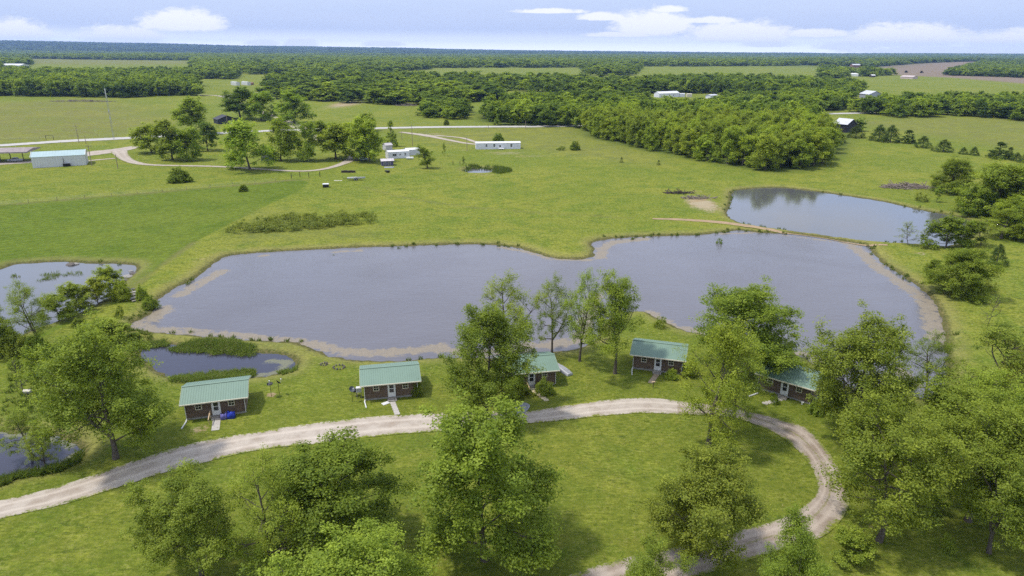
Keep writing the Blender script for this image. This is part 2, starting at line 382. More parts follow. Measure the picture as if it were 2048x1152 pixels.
attr(gm, 'plow', soft([(1742,143),(1760,134),(1900,127),(1960,127),(2020,140),(2300,150),(2300,172),(2048,168),(1900,156),(1800,152)], 30, 0))
dirt = np.zeros(len(X))
for (x, y, rx, ry, k) in [(1405,408,44,22,.9), (1400,384,46,5,.5), (690,208,48,12,.75), (640,262,20,8,.5), (1010,306,80,7,.55), (1060,312,70,6,.5), (930,300,30,8,.45), (900,285,18,4,.5), (560,505,60,10,.35),
                          (870,268,50,6,.5), (400,858,38,16,.55), (543,790,14,7,.9), (716,780,10,14,.8), (1840,507,26,6,.6), (1890,590,12,10,.6), (1910,620,8,14,.55), (1005,850,30,10,.5), (1090,795,10,6,.6),
                          (200,228,60,8,.4), (60,262,120,6,.4), (1240,345,30,6,.35), (965,350,45,4,.5), (400,520,30,14,.45), (650,728,24,8,.6), (620,770,22,12,.35), (790,820,60,6,.3), (1815,372,40,6,.6), (1440,372,40,3,.4), (1590,372,60,3,.35),
                          (1720,1060,50,18,.35), (1850,1050,60,20,.3), (1300,905,60,16,.3), (1150,930,60,20,.3), (900,1010,60,20,.3), (300,960,40,12,.35)]:
    c0 = P(x, y); ax = abs(P(x + rx, y)[0] - c0[0]); ay = abs(P(x, y - ry)[1] - P(x, y + ry)[1]) / 2
    dirt = np.maximum(dirt, k * np.clip(1.25 - np.hypot((X - c0[0]) / ax, (Y - c0[1]) / ay), 0, 1))
attr(gm, 'dirt', dirt)
def in_px(Xa, Ya, pts, w):
    return np.clip(0.5 - sdf(Xa, Ya, poly(pts), 4 * w + 60) / w, 0, 1)
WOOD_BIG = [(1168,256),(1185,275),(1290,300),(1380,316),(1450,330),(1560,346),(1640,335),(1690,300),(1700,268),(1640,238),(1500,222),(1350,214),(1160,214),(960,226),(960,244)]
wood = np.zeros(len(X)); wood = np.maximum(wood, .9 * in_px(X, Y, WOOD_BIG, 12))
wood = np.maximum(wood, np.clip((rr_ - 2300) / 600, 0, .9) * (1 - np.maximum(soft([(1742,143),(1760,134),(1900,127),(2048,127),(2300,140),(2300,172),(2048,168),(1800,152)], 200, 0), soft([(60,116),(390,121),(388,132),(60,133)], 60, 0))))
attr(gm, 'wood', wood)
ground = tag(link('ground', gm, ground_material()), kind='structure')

# ------------------------------------------------------------------ water
def water_material(name, deep, algae_col, rough=0.16, wave=0.05, wsc=2.2):
    m, t, b = newmat(name); pos = t.nodes.new('ShaderNodeNewGeometry').outputs['Position']
    b.inputs['Specular IOR Level'].default_value = 0.5; b.inputs['IOR'].default_value = 1.333
    big = noise(t, pos, 0.02, 3, 0.5)
    wc = mix(t, mapr(t, big, 0.3, 0.7), deep, tuple(d * 0.86 for d in deep))
    n1 = noise(t, pos, 0.55, 6, 0.68, dist=0.6); n2 = noise(t, pos, 3.0, 4, 0.7)
    am = mth(t, 'ADD', attrn(t, 'algae'), mth(t, 'ADD', mth(t, 'MULTIPLY', mth(t, 'SUBTRACT', n1, 0.5), 1.9), mth(t, 'MULTIPLY', mth(t, 'SUBTRACT', n2, 0.5), 0.9)))
    am = mapr(t, am, 0.42, 0.68, 0.0, 0.74)
    ac = mix(t, mapr(t, n2, 0.35, 0.65), algae_col, tuple(a * 0.72 for a in algae_col))
    t.links.new(mix(t, am, wc, ac), b.inputs['Base Color'])
    wp = mapr(t, noise(t, pos, 0.035, 4, 0.6, dist=1.0), 0.38, 0.64, 0.55, 1.7)
    t.links.new(mth(t, 'MAXIMUM', mth(t, 'MULTIPLY', wp, rough), mth(t, 'MULTIPLY', am, 0.7)), b.inputs['Roughness'])
    mp = t.nodes.new('ShaderNodeMapping'); mp.inputs['Scale'].default_value = (0.45, 1.0, 1.0); t.links.new(pos, mp.inputs['Vector'])
    w1 = noise(t, mp.outputs[0], wsc, 4, 0.65); w2 = noise(t, mp.outputs[0], wsc * 0.2, 2, 0.5)
    bn = t.nodes.new('ShaderNodeBump'); bn.inputs['Distance'].default_value = wave; bn.inputs['Strength'].default_value = 1.0
    t.links.new(mth(t, 'ADD', w1, w2), bn.inputs['Height']); t.links.new(bn.outputs[0], b.inputs['Normal'])
    return m
def bands(Xa, Ya, lines):
    a = np.zeros(Xa.shape)
    for pts, wpx in lines:
        pl = poly(pts, 0.0)
        a = np.maximum(a, np.clip(1.15 - dist_line(Xa, Ya, pl, False) / (wpx * 0.9), 0, 0.8))
    return a
MAIN_ALGAE = [([(275,652),(310,634),(330,616)], 3.2), ([(270,656),(330,660),(430,668),(520,676),(600,684),(640,692),(700,705),(760,706),(830,702),(885,693)], 2.6), ([(360,590),(400,568),(440,543)], 2.6), ([(670,504),(720,501)], 1.6), ([(520,512),(535,510)], 1.2), ([(1000,494),(1060,505),(1100,518),(1180,520)], 1.6),
              ([(1200,515),(1205,497),(1225,485),(1290,478)], 2.6), ([(1440,468),(1520,465)], 1.3), ([(1560,470),(1690,486)], 1.0), ([(1700,488),(1722,505),(1760,540),(1800,565),(1850,600),(1870,650)], 2.9), ([(1868,655),(1890,690)], 3.2),
              ([(1190,590),(1170,640),(1160,680),(1100,690),(1040,690)], 2.6), ([(1300,625),(1350,655),(1430,668)], 2.2), ([(1560,700),(1620,712),(1660,735)], 2.2), ([(1800,740),(1830,770)], 2.0), ([(880,700),(960,706),(1040,705)], 2.4)]
MARSH_ALGAE = [([(540,722),(575,726),(560,744),(520,752)], 1.5)]
CORNER_ALGAE = [([(0,863),(60,870),(110,880),(150,892)], 1.3), ([(160,905),(120,932),(60,945)], 1.2)]
WM = water_material('lake_water', (0.112, 0.106, 0.114), (0.28, 0.23, 0.15), 0.14, 0.065, 1.5)
WU = water_material('pond_water', (0.085, 0.086, 0.085), (0.30, 0.25, 0.18), 0.05, 0.007, 1.2)
WS = water_material('still_water', (0.034, 0.034, 0.050), (0.20, 0.20, 0.11), 0.06, 0.012, 1.2)
def pond(name, pl, m, step, lines):
    x0, x1 = pl[:, 0].min() - 4, pl[:, 0].max() + 4; y0, y1 = pl[:, 1].min() - 4, pl[:, 1].max() + 4
    xs = np.arange(x0, x1 + step, step); ys = np.arange(y0, y1 + step, step)
    gx, gy = np.meshgrid(xs, ys); d = sdf(gx.ravel(), gy.ravel(), pl, 50)
    i = (np.arange(len(ys) - 1)[:, None] * len(xs) + np.arange(len(xs) - 1)[None, :]).ravel()
    q = np.stack([i, i + 1, i + len(xs) + 1, i + len(xs)], -1); q = q[(d[q] < 1.2).any(1)]
    used = np.unique(q); re = np.full(gx.size, -1); re[used] = np.arange(len(used))
    v = np.stack([gx.ravel()[used], gy.ravel()[used], np.zeros(len(used))], -1)
    me = mesh_np(name, v, [re[q]]); attr(me, 'algae', bands(v[:, 0], v[:, 1], lines))
    return tag(link(name, me, m), kind='structure')
pond('lake_water', ponds[0], WM, 1.0, MAIN_ALGAE)
pond('pond_water', ponds[1], WU, 1.6, [])
pond('pond_water', ponds[2], WU, 1.6, [])
pond('pond_water', ponds[3], WS, 0.8, MARSH_ALGAE)
pond('pond_water', ponds[4], WS, 0.8, CORNER_ALGAE)
pond('pond_water', ponds[5], WU, 1.0, [])

# ------------------------------------------------------------------ roads and paths
def road_material(name, c1, c2, edge=0.30, strip=0.0, grit=1.0):
    m, t, b = newmat(name); pos = t.nodes.new('ShaderNodeNewGeometry').outputs['Position']
    u = attrn(t, 'across')
    n1 = noise(t, pos, 0.5, 6, 0.65); n2 = noise(t, pos, 3.0, 5, 0.75); n3 = noise(t, pos, 11.0, 3, 0.7)
    c = mix(t, mapr(t, n1, 0.38, 0.62), c1, c2)
    c = mix(t, mapr(t, n3, 0.3, 0.75, 0, 0.45 * grit), c, tuple(x * 0.55 for x in c2))
    au = mth(t, 'ABSOLUTE', u)
    rut = mapr(t, mth(t, 'ABSOLUTE', mth(t, 'SUBTRACT', au, 0.42)), 0.0, 0.22, 0.6, 0.0)
    c = mix(t, rut, c, tuple(min(1, x * 1.12) for x in c1))
    c = mix(t, mapr(t, mth(t, 'ADD', n1, mth(t, 'MULTIPLY', n2, 0.4)), 0.80, 0.92, 0, 0.35 * grit), c, (0.24, 0.17, 0.115))
    g, *_ = grass_color(t, pos)
    e = mth(t, 'ADD', au, mth(t, 'ADD', mth(t, 'MULTIPLY', mth(t, 'SUBTRACT', n2, 0.5), 1.1), mth(t, 'MULTIPLY', mth(t, 'SUBTRACT', n1, 0.5), 0.9)))
    c = mix(t, mapr(t, e, 0.96 - edge * 0.5, 1.0), c, g)
    if strip:
        s = mth(t, 'ADD', mapr(t, au, 0.0, 0.24, 1, 0), mth(t, 'MULTIPLY', mth(t, 'SUBTRACT', n2, 0.5), 2.2))
        c = mix(t, mapr(t, s, 1.0 - strip, 1.5 - strip, 0, 0.8), c, mix(t, 0.5, g, (0.22, 0.17, 0.10)))
    t.links.new(c, b.inputs['Base Color']); b.inputs['Roughness'].default_value = 0.95; b.inputs['Specular IOR Level'].default_value = 0.1
    bn = t.nodes.new('ShaderNodeBump'); bn.inputs['Distance'].default_value = 0.05; bn.inputs['Strength'].default_value = 0.8
    t.links.new(mth(t, 'ADD', n2, n3), bn.inputs['Height']); t.links.new(bn.outputs[0], b.inputs['Normal'])
    return m
def ribbon(name, left, right, m, lift=0.05, step=0.7, cross=9):
    """road between its two edges, both given as photo points in the same order"""
    def res(pts):
        p = smooth(poly(pts), 12, False); s = np.concatenate([[0], np.cumsum(np.linalg.norm(np.diff(p, axis=0), axis=1))]); return p, s
    a, sa = res(left); b, sb = res(right); n = max(8, int(max(sa[-1], sb[-1]) / step))
    q = np.linspace(0, 1, n)
    f = lambda p, s: np.stack([np.interp(q * s[-1], s, p[:, k]) for k in (0, 1)], -1)
    a, b = f(a, sa), f(b, sb)
    u = np.linspace(0, 1, cross); pts = a[:, None] * (1 - u)[None, :, None] + b[:, None] * u[None, :, None]
    x, y = pts[..., 0].ravel(), pts[..., 1].ravel(); z, _ = terrain(x, y)
    z = np.maximum(z, 0.02) + lift
    i = (np.arange(n - 1)[:, None] * cross + np.arange(cross - 1)[None, :]).ravel()
    me = mesh_np(name, np.stack([x, y, z], -1), [np.stack([i, i + 1, i + cross + 1, i + cross], -1)], True)
    attr(me, 'across', np.tile(u * 2 - 1, n))
    return tag(link(name, me, m), kind='structure')
def lane(name, pts, w, m, lift=0.05, step=2.0):
    p = poly(pts); t = np.gradient(p, axis=0); t /= np.linalg.norm(t, axis=1)[:, None]; nrm = np.stack([-t[:, 1], t[:, 0]], -1)
    w = np.asarray(w) * np.ones(len(p)); l, r = p + nrm * w[:, None] / 2, p - nrm * w[:, None] / 2
    back = lambda q: [proj((a, b_, GZ))[:2] for a, b_ in q]
    return ribbon(name, back(l), back(r), m, lift, step)
GRAV = road_material('gravel', (0.45, 0.395, 0.325), (0.35, 0.295, 0.235), 0.30, 0.0)
GRAV2 = road_material('worn_gravel', (0.38, 0.32, 0.26), (0.27, 0.215, 0.165), 0.45, 0.35)
FARG = road_material('far_gravel', (0.38, 0.33, 0.27), (0.32, 0.27, 0.21), 0.25, 0.0, 0.5)
PAVE = road_material('pale_road', (0.42, 0.40, 0.37), (0.36, 0.345, 0.315), 0.1, 0.0, 0.3)
EARTH = road_material('bare_earth', (0.34, 0.24, 0.15), (0.27, 0.19, 0.12), 0.7, 0.0, 0.6)
# loop drive past the cabins (far edge, near edge)
ribbon('gravel_drive', [(-260,1050),(0,1003),(130,970),(250,929),(330,903),(400,884),(520,863),(640,845),(760,832),(900,825),(1000,822),(1060,822),(1120,812),(1200,801),(1290,796),(1370,803)],
       [(-260,1110),(0,1040),(130,1010),(250,972),(330,946),(400,928),(520,900),(640,887),(760,872),(900,860),(1000,851),(1060,846),(1120,841),(1200,832),(1290,826),(1370,830)], GRAV, 0.05, 0.6)
ribbon('gravel_drive', [(1355,801),(1440,812),(1510,826),(1570,843),(1612,857),(1648,893),(1678,938),(1698,985),(1692,1026),(1652,1070),(1590,1090),(1500,1120),(1400,1152),(1330,1175),(1180,1240)],
       [(1355,830),(1430,832),(1490,843),(1545,865),(1582,890),(1612,920),(1633,960),(1632,990),(1600,1018),(1550,1042),(1480,1062),(1390,1086),(1240,1118),(1150,1146),(1040,1190)], GRAV2, 0.06, 0.6)
ribbon('county_road', [(-220,300),(0,288.5),(130,280),(270,273.5),(420,266),(600,258),(800,254),(960,252.5),(1090,251),(1160,249.5),(1250,246),(1450,238),(1600,228),(1700,225.5),(1790,224.5)],
       [(-220,306),(0,293),(130,284.5),(270,278),(420,270),(600,261.5),(800,257.5),(960,255.5),(1090,254.5),(1160,252.5),(1250,249),(1450,241),(1600,231),(1700,228),(1790,227)], PAVE, 0.12, 4.0)
lane('gravel_yard', [(-40,330),(0,326),(70,322),(150,312),(200,304),(240,299),(276,292)], [9,9,8,10,15,12,6], FARG, 0.07)
lane('gravel_yard', [(170,322),(230,317)], [3.5,2.5], FARG, 0.09)
lane('farm_track', [(238,302),(250,317),(275,327),(320,331),(420,333),(500,337),(580,342),(630,341),(670,333),(698,322),(708,312)], [7,5,4,3,3,3,3,3,3.5,4.5,5], FARG, 0.10)
lane('farm_track', [(800,264),(850,270),(885,277),(930,286),(960,289)], [3.5,6,4,3.5,4], FARG, 0.08)
lane('farm_track', [(868,270),(920,275),(945,282),(962,288)], [3,3,3,4], FARG, 0.10)
lane('farm_track', [(395,190),(440,192),(470,204),(540,230),(600,256),(640,280)], [5,6,5,6,9,6], FARG, 0.10, 4.0)
lane('farm_track', [(440,192),(480,187),(520,185)], [4,4,3], FARG, 0.14, 4.0)
ribbon('earth_path', [(1305,436.5),(1360,437),(1430,441),(1490,448),(1550,458.5),(1600,465.2),(1650,472),(1700,481.3),(1740,486),(1775,489)],
       [(1305,439),(1360,441.5),(1430,446.5),(1490,454),(1550,461.5),(1600,466.2),(1650,473),(1700,482.6),(1740,489),(1775,492)], EARTH, 0.06, 1.5)

# ------------------------------------------------------------------ trees: skeleton of limbs, leaf sprays at the twig ends
def leaf_material(name, ramp=False):
    m = bpy.data.materials.new(name); m.use_nodes = True; t = m.node_tree; t.nodes.remove(t.nodes['Principled BSDF'])
    oi = t.nodes.new('ShaderNodeObjectInfo'); tint = attrn(t, 'tint')
    c = mix(t, mapr(t, tint, 0.0, 1.0, smooth=False), (0.118, 0.176, 0.016), (0.330, 0.400, 0.050))
    if ramp:
        cr = t.nodes.new('ShaderNodeValToRGB'); t.links.new(oi.outputs['Random'], cr.inputs[0])
        stops = [(0.0, (0.60, 0.72, 0.75)), (0.25, (0.95, 1.02, 0.85)), (0.5, (1.15, 1.18, 0.92)), (0.72, (1.3, 1.32, 0.98)), (0.9, (1.55, 1.52, 1.1)), (1.0, (0.48, 0.58, 0.70))]
        while len(cr.color_ramp.elements) < len(stops): cr.color_ramp.elements.new(0.5)
        for e, (p, col) in zip(cr.color_ramp.elements, stops): e.position = p; e.color = (*col, 1)
        c = mix(t, 1.0, c, cr.outputs[0], 'MULTIPLY')
    else:
        c = mix(t, 1.0, c, oi.outputs['Color'], 'MULTIPLY')
    d = t.nodes.new('ShaderNodeBsdfDiffuse'); tr = t.nodes.new('ShaderNodeBsdfTranslucent'); g = t.nodes.new('ShaderNodeBsdfGlossy')
    t.links.new(c, d.inputs[0]); t.links.new(mix(t, 1.0, c, (1.15, 1.10, 0.55), 'MULTIPLY'), tr.inputs[0])
    g.inputs['Roughness'].default_value = 0.6; g.inputs[0].default_value = (0.9, 0.95, 1, 1)
    m1 = t.nodes.new('ShaderNodeMixShader'); m1.inputs[0].default_value = 0.5; t.links.new(d.outputs[0], m1.inputs[1]); t.links.new(tr.outputs[0], m1.inputs[2])
    m2 = t.nodes.new('ShaderNodeMixShader'); m2.inputs[0].default_value = 0.012; t.links.new(m1.outputs[0], m2.inputs[1]); t.links.new(g.outputs[0], m2.inputs[2])
    t.links.new(m2.outputs[0], t.nodes['Material Output'].inputs[0])
    return m
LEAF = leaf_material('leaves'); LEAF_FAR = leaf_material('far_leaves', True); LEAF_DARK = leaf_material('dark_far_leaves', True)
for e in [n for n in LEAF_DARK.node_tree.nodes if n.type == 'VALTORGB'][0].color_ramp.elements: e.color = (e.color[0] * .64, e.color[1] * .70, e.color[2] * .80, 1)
BARK = simple('bark', (0.135, 0.110, 0.085), 0.95, 0.25, 5.0, bump=0.04, col2=(0.060, 0.050, 0.040))

def leaf_quads(C, r, per, size, g, up=0.5, flat=0.7, center=None, tsd=0.17):
    """leaf-sized faces spread through sprays centred on C"""
    n = len(C) * per
    c = np.repeat(C, per, 0); off = g.normal(0, 1, (n, 3)); off /= np.linalg.norm(off, axis=1)[:, None]
    off *= (g.random((n, 1)) ** 0.55); rr = np.repeat(r * g.uniform(0.65, 1.3, len(C)), per)[:, None]
    off = off * rr * np.array([1, 1, flat]); p = c + off
    cen = C.mean(0) if center is None else center
    out = p - cen; out /= np.linalg.norm(out, axis=1)[:, None] + 1e-6
    loc = off / (np.linalg.norm(off, axis=1)[:, None] + 1e-6)
    nrm = g.normal(0, 0.50, (n, 3)) + 0.25 * out + 0.30 * loc + np.array([0, 0, up * 2]); nrm /= np.linalg.norm(nrm, axis=1)[:, None]
    a = np.cross(nrm, g.normal(0, 1, (n, 3))); a /= np.linalg.norm(a, axis=1)[:, None] + 1e-6; b = np.cross(nrm, a)
    s = size * g.uniform(0.65, 1.35, (n, 1))
    V = np.stack([p + a * s, p + b * s * 0.62, p - a * s, p - b * s * 0.62], 1).reshape(-1, 3)
    Q = np.arange(n * 4).reshape(-1, 4)
    tint = np.clip(np.repeat(g.normal(0.48, tsd, len(C)), per) + g.normal(0, tsd, n), 0, 1)
    return V, Q, np.repeat(tint, 4)
def unit(v): return v / (np.linalg.norm(v) + 1e-9)
def rot_about(v, ax, a): return v * math.cos(a) + np.cross(ax, v) * math.sin(a) + ax * (ax @ v) * (1 - math.cos(a))
def grow(seed, Ht=15.0, Rc=6.0, base=0.22, limbs=13, subs=5, twigs=3, per=60, leaf=0.15, cr=0.85, fork=False, sides=6, top=0.45, low=0.85, droop=0.0, r0=None, drop=0.0, twig_mesh=True, flat=0.7, tsd=0.17):
    g = np.random.default_rng(seed); TV, TQ, nv = [], [], 0
    def tube(p, r, n):
        nonlocal nv
        v, q = tube_np(p, np.asarray(r), n); TV.append(v); TQ.append(q + nv); nv += len(v)
    r0 = r0 or Ht * 0.020
    def line(p, d, length, m, wander, lift):
        pts = [p]; d = d.copy()
        for _ in range(m):
            d = unit(d + g.normal(0, wander, 3) + np.array([0, 0, lift])); pts.append(pts[-1] + d * length / m)
        return np.array(pts)
    trunks = []
    lead = line(np.zeros(3), np.array([g.normal(0, .05), g.normal(0, .05), 1.0]), Ht * 0.80, 9, 0.07, 0.05)
    lead[0, 2] = -0.3; trunks.append((lead, r0))
    if fork:
        s = 2; d = unit(np.array([g.normal(), g.normal(), 1.6])); trunks.append((line(lead[s], d, Ht * 0.6, 7, 0.08, 0.12), r0 * 0.7))
    C = []
    for ti, (ln, rr) in enumerate(trunks):
        rad = np.linspace(1, 0.16, len(ln)) ** 0.9 * rr
        if ti == 0: rad[0] *= 1.45
        tube(ln, rad, sides + 2)
        nl = limbs if ti == 0 else limbs // 2
        for k in range(nl):
            h = base + (1 - base) * ((k + g.random()) / nl) if ti == 0 else 0.15 + 0.85 * (k + g.random()) / nl
            f = h * (len(ln) - 1); i = min(int(f), len(ln) - 2); p = ln[i] * (1 - f + i) + ln[i + 1] * (f - i)
            azi = k * 2.39996 + g.normal(0, 0.35) + ti
            hh = (h - base) / (1 - base)
            prof = low + (1 - low) * min(1, hh / 0.35) if hh < 0.35 else 1 - (1 - top) * ((hh - 0.35) / 0.65) ** 1.5
            e = R(8 + 44 * hh + g.normal(0, 10)) - droop * (1 - hh)
            ll = Rc * prof * g.uniform(0.72, 1.14)
            d = np.array([math.cos(azi) * math.cos(e), math.sin(azi) * math.cos(e), math.sin(e)])
            lp = line(p, d, ll, 6, 0.13, 0.06); lr = np.linspace(1, 0.22, 7) * max(0.05, rr * 0.42 * (1 - 0.55 * hh))
            tube(lp, lr, sides)
            for j in range(subs):
                s = 0.28 + 0.72 * (j + g.random() * 0.8) / subs; f = min(s, 0.999) * 6; i = int(f); q = lp[i] * (1 - f + i) + lp[i + 1] * (f - i)
                dd = unit(lp[i + 1] - lp[i]); ax = unit(np.cross(dd, g.normal(0, 1, 3))); dd = rot_about(dd, ax, R(g.uniform(25, 70)))
                dd = unit(dd + np.array([0, 0, 0.18]))
                sl_ = ll * (0.20 + 0.28 * g.random()) * (1.25 - 0.5 * s)
                sp = line(q, dd, sl_, 3, 0.18, 0.05)
                if twig_mesh: tube(sp, np.linspace(1, 0.35, 4) * max(0.022, lr[i] * 0.42), 4)
                if g.random() > drop: C.append(sp[-1])
                for w in range(twigs):
                    b0 = sp[1 + g.integers(0, 3)]; td = unit(g.normal(0, 1, 3) + 0.7 * dd + np.array([0, 0, 0.2])); tl = cr * g.uniform(0.8, 2.0)
                    e1 = b0 + td * tl
                    if twig_mesh and w == 0: tube(np.array([b0, (b0 + e1) / 2 + g.normal(0, .08, 3), e1]), np.array([0.03, 0.02, 0.012]), 3)
                    if g.random() > drop: C.append(e1)
            C.append(lp[-1])
        C.append(ln[-1])
    C = np.array(C); C = C[C[:, 2] > Ht * base * 0.55]
    V, Q, tint = leaf_quads(C, cr, per, leaf, g, center=np.array([0, 0, Ht * (base + 0.3)]), flat=flat, tsd=tsd)
    return finish(np.concatenate(TV), np.concatenate(TQ), V, Q, tint)
VAR = {}
def finish(TV, TQ, V, Q, tint, mat=None):
    top = np.percentile(V[:, 2], 99.7); c = V[:, :2].mean(0); rad = np.percentile(np.linalg.norm(V[:, :2] - c, axis=1), 97.5)
    tm = mesh_np('trunk', TV, [TQ], True) if TV is not None else None
    cm = mesh_np('crown', V, [Q]); attr(cm, 'tint', tint)
    return dict(t=tm, c=cm, h=top, r=rad, off=c)
def conifer(seed, Ht=8.0, Rc=2.4, tiers=70, per=70, leaf=0.10, cr=0.5):
    g = np.random.default_rng(seed); h = np.sort(g.random(tiers)) ** 1.25
    a = np.arange(tiers) * 2.4 + g.normal(0, .3, tiers); r = Rc * (1 - h) ** 0.75 * g.uniform(0.55, 1.0, tiers) * np.minimum(1, 0.85 + h * 3)
    C = np.stack([np.cos(a) * r, np.sin(a) * r, Ht * (0.03 + 0.97 * h)], -1)
    V, Q, t = leaf_quads(C, cr, per, leaf, g, up=0.25, flat=0.8, center=np.array([0, 0, Ht * .4])); TV, TQ = tube_np(np.array([[0, 0, -.2], [0, 0, Ht * .5], [0, 0, Ht * .9]]), np.array([.16, .1, .03]), 6)
    return finish(TV, TQ, V, Q, t * 0.8)
def dome(seed, Ht=3.0, Rc=2.0, n=60, per=70, leaf=0.10, cr=0.5, stems=7):
    g = np.random.default_rng(seed); a = g.uniform(0, 6.283, n); e = np.arcsin(g.random(n)); k = g.uniform(0.55, 1.0, n) * (1 + 0.18 * np.sin(3 * a + seed))
    C = np.stack([np.cos(a) * np.cos(e) * Rc * k, np.sin(a) * np.cos(e) * Rc * k, np.maximum(0.25, Ht * np.sin(e) * k)], -1)
    V, Q, t = leaf_quads(C, cr, per, leaf, g, up=0.4, center=np.array([0, 0, Ht * .3])); TV, TQ, nv = [], [], 0
    for i in range(stems):
        v, q = tube_np(np.array([[0, 0, -.1], C[i] * 0.5, C[i]]), np.array([.05, .035, .015]) * Ht / 3, 4); TV.append(v); TQ.append(q + nv); nv += len(v)
    return finish(np.concatenate(TV), np.concatenate(TQ), V, Q, t)

# near trees
VAR['oak0'] = grow(11, 15, 5.6, 0.13, 17, 6, 3, 111, 0.120, 1.0, top=.78)
VAR['oak1'] = grow(12, 15, 6.2, 0.16, 17, 6, 3, 93, 0.120, 1.02, fork=True, top=.72)
VAR['oak2'] = grow(13, 15, 5.0, 0.12, 17, 6, 3, 108, 0.116, 0.95, top=0.78)
VAR['oak3'] = grow(14, 15, 6.4, 0.18, 16, 6, 3, 93, 0.120, 1.0, fork=True, drop=0.08, top=.75)
VAR['dense'] = grow(15, 15, 5.6, 0.12, 19, 6, 3, 105, 0.120, 1.02, top=0.65, low=1.0)
VAR['round'] = grow(26, 12, 6.4, 0.03, 22, 7, 3, 95, 0.15, 1.1, low=1.0, top=.66, r0=.2, droop=.15)
VAR['grove0'] = grow(24, 15, 5.6, 0.34, 15, 6, 3, 75, 0.120, 1.0, top=.75, drop=.08)
VAR['grove1'] = grow(25, 15, 6.0, 0.36, 14, 6, 3, 75, 0.120, 1.0, fork=True, top=.75, drop=.1)
VAR['open0'] = grow(16, 15, 4.6, 0.28, 13, 5, 2, 66, 0.100, 0.78, drop=0.22, top=0.6)
VAR['open1'] = grow(17, 15, 5.0, 0.22, 13, 5, 3, 57, 0.100, 0.85, drop=0.25, fork=True, top=0.6)
VAR['tall'] = grow(18, 15, 3.8, 0.16, 17, 5, 3, 72, 0.112, 0.80, top=0.7, low=0.8)
VAR['lime'] = grow(19, 15, 5.4, 0.18, 16, 6, 3, 66, 0.104, 0.92, top=0.65, low=0.9, drop=0.06)
VAR['scrub'] = grow(20, 6, 2.8, 0.08, 12, 4, 3, 60, 0.105, 0.55, r0=0.10, low=0.9, top=0.6)
VAR['sapling'] = grow(21, 5, 1.5, 0.25, 8, 3, 2, 30, 0.09, 0.40, r0=0.06, drop=0.15)
VAR['bare'] = grow(22, 6, 2.0, 0.2, 10, 4, 2, 9, 0.08, 0.5, r0=0.06, drop=0.3)
VAR['bush0'] = dome(31, 3.0, 2.0, 190, 60, 0.10, 0.5); VAR['bush1'] = dome(32, 2.6, 2.4, 170, 60, 0.10, 0.55); VAR['weed'] = dome(33, 1.0, 1.3, 26, 40, 0.08, 0.35, 3)
VAR['cedar0'] = conifer(41); VAR['cedar1'] = conifer(42, 6.0, 2.8, 80, 60, 0.11, 0.6)
# farther trees: fewer, larger sprays
for i in range(5):
    VAR['mid%d' % i] = grow(51 + i, 14, [5.6, 5.0, 6.2, 4.6, 5.4][i], [.08, .12, .06, .10, .12][i], 14, 4, 3, 54, 0.26, 1.25, sides=4, twig_mesh=False, flat=.8, top=[.6, .7, .55, .7, .6][i], low=.95, drop=.05)
VAR['midcedar'] = conifer(58, 9, 3.0, 40, 30, 0.30, 0.8)
for i in range(4):
    VAR['far%d' % i] = grow(61 + i, 13, [6.0, 5.4, 6.4, 5.0][i], .06, 11, 3, 2, 16, 0.62, 1.4, sides=3, twig_mesh=False, low=.95, top=[.5,.7,.6,.75][i], flat=.8, tsd=.09)
for i in range(4):
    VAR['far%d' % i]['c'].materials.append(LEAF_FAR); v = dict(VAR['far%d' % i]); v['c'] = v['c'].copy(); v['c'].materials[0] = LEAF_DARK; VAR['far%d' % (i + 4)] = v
for v in VAR.values():
    if v['t']: v['t'].materials.append(BARK)
    if not len(v['c'].materials): v['c'].materials.append(LEAF)

G0 = (1.0, 1.0, 0.8); GB = (1.18, 1.16, 1.0); GY = (1.32, 1.24, 0.95); GD = (0.86, 0.86, 0.62); GDD = (0.52, 0.62, 0.70); GO = (1.1, 1.0, 1.05); CED = (0.40, 0.47, 0.52)
n_trees = 0
def plant(name, cat, var, x, y, h, w, col, label, group=None, rz=None, z=None):
    """one tree or bush as its own thing: an empty at its foot with trunk and crown below it"""
    v = VAR[var]; z0 = (gz(x, y) if z is None else z); rz = random.uniform(0, 6.283) if rz is None else rz
    t = thing(name, label, cat, (x, y, z0), rz, group); sx = w / 2 / v['r']; t.scale = (sx, sx, h / v['h'])
    if v['t']: link('trunk' if name.endswith('tree') or name == 'sapling' else 'stem', v['t'], None, t)
    c = link('crown' if name.endswith('tree') or name == 'sapling' else 'foliage', v['c'], None, t); c.color = (*col, 1)
    return t
def tree_px(bx, by, ytop, wpx, var, col, label, name='oak_tree', cat='tree', group=None, rz=None):
    p = P(bx, by); d = proj((p[0], p[1], GZ + 5))[2]; h = height_to(p[0], p[1], ytop)
    plant(name, cat, var, p[0], p[1], h, wpx * 1.08 * d / F, tuple(c * random.uniform(.95, 1.05) for c in col), label, group, rz)

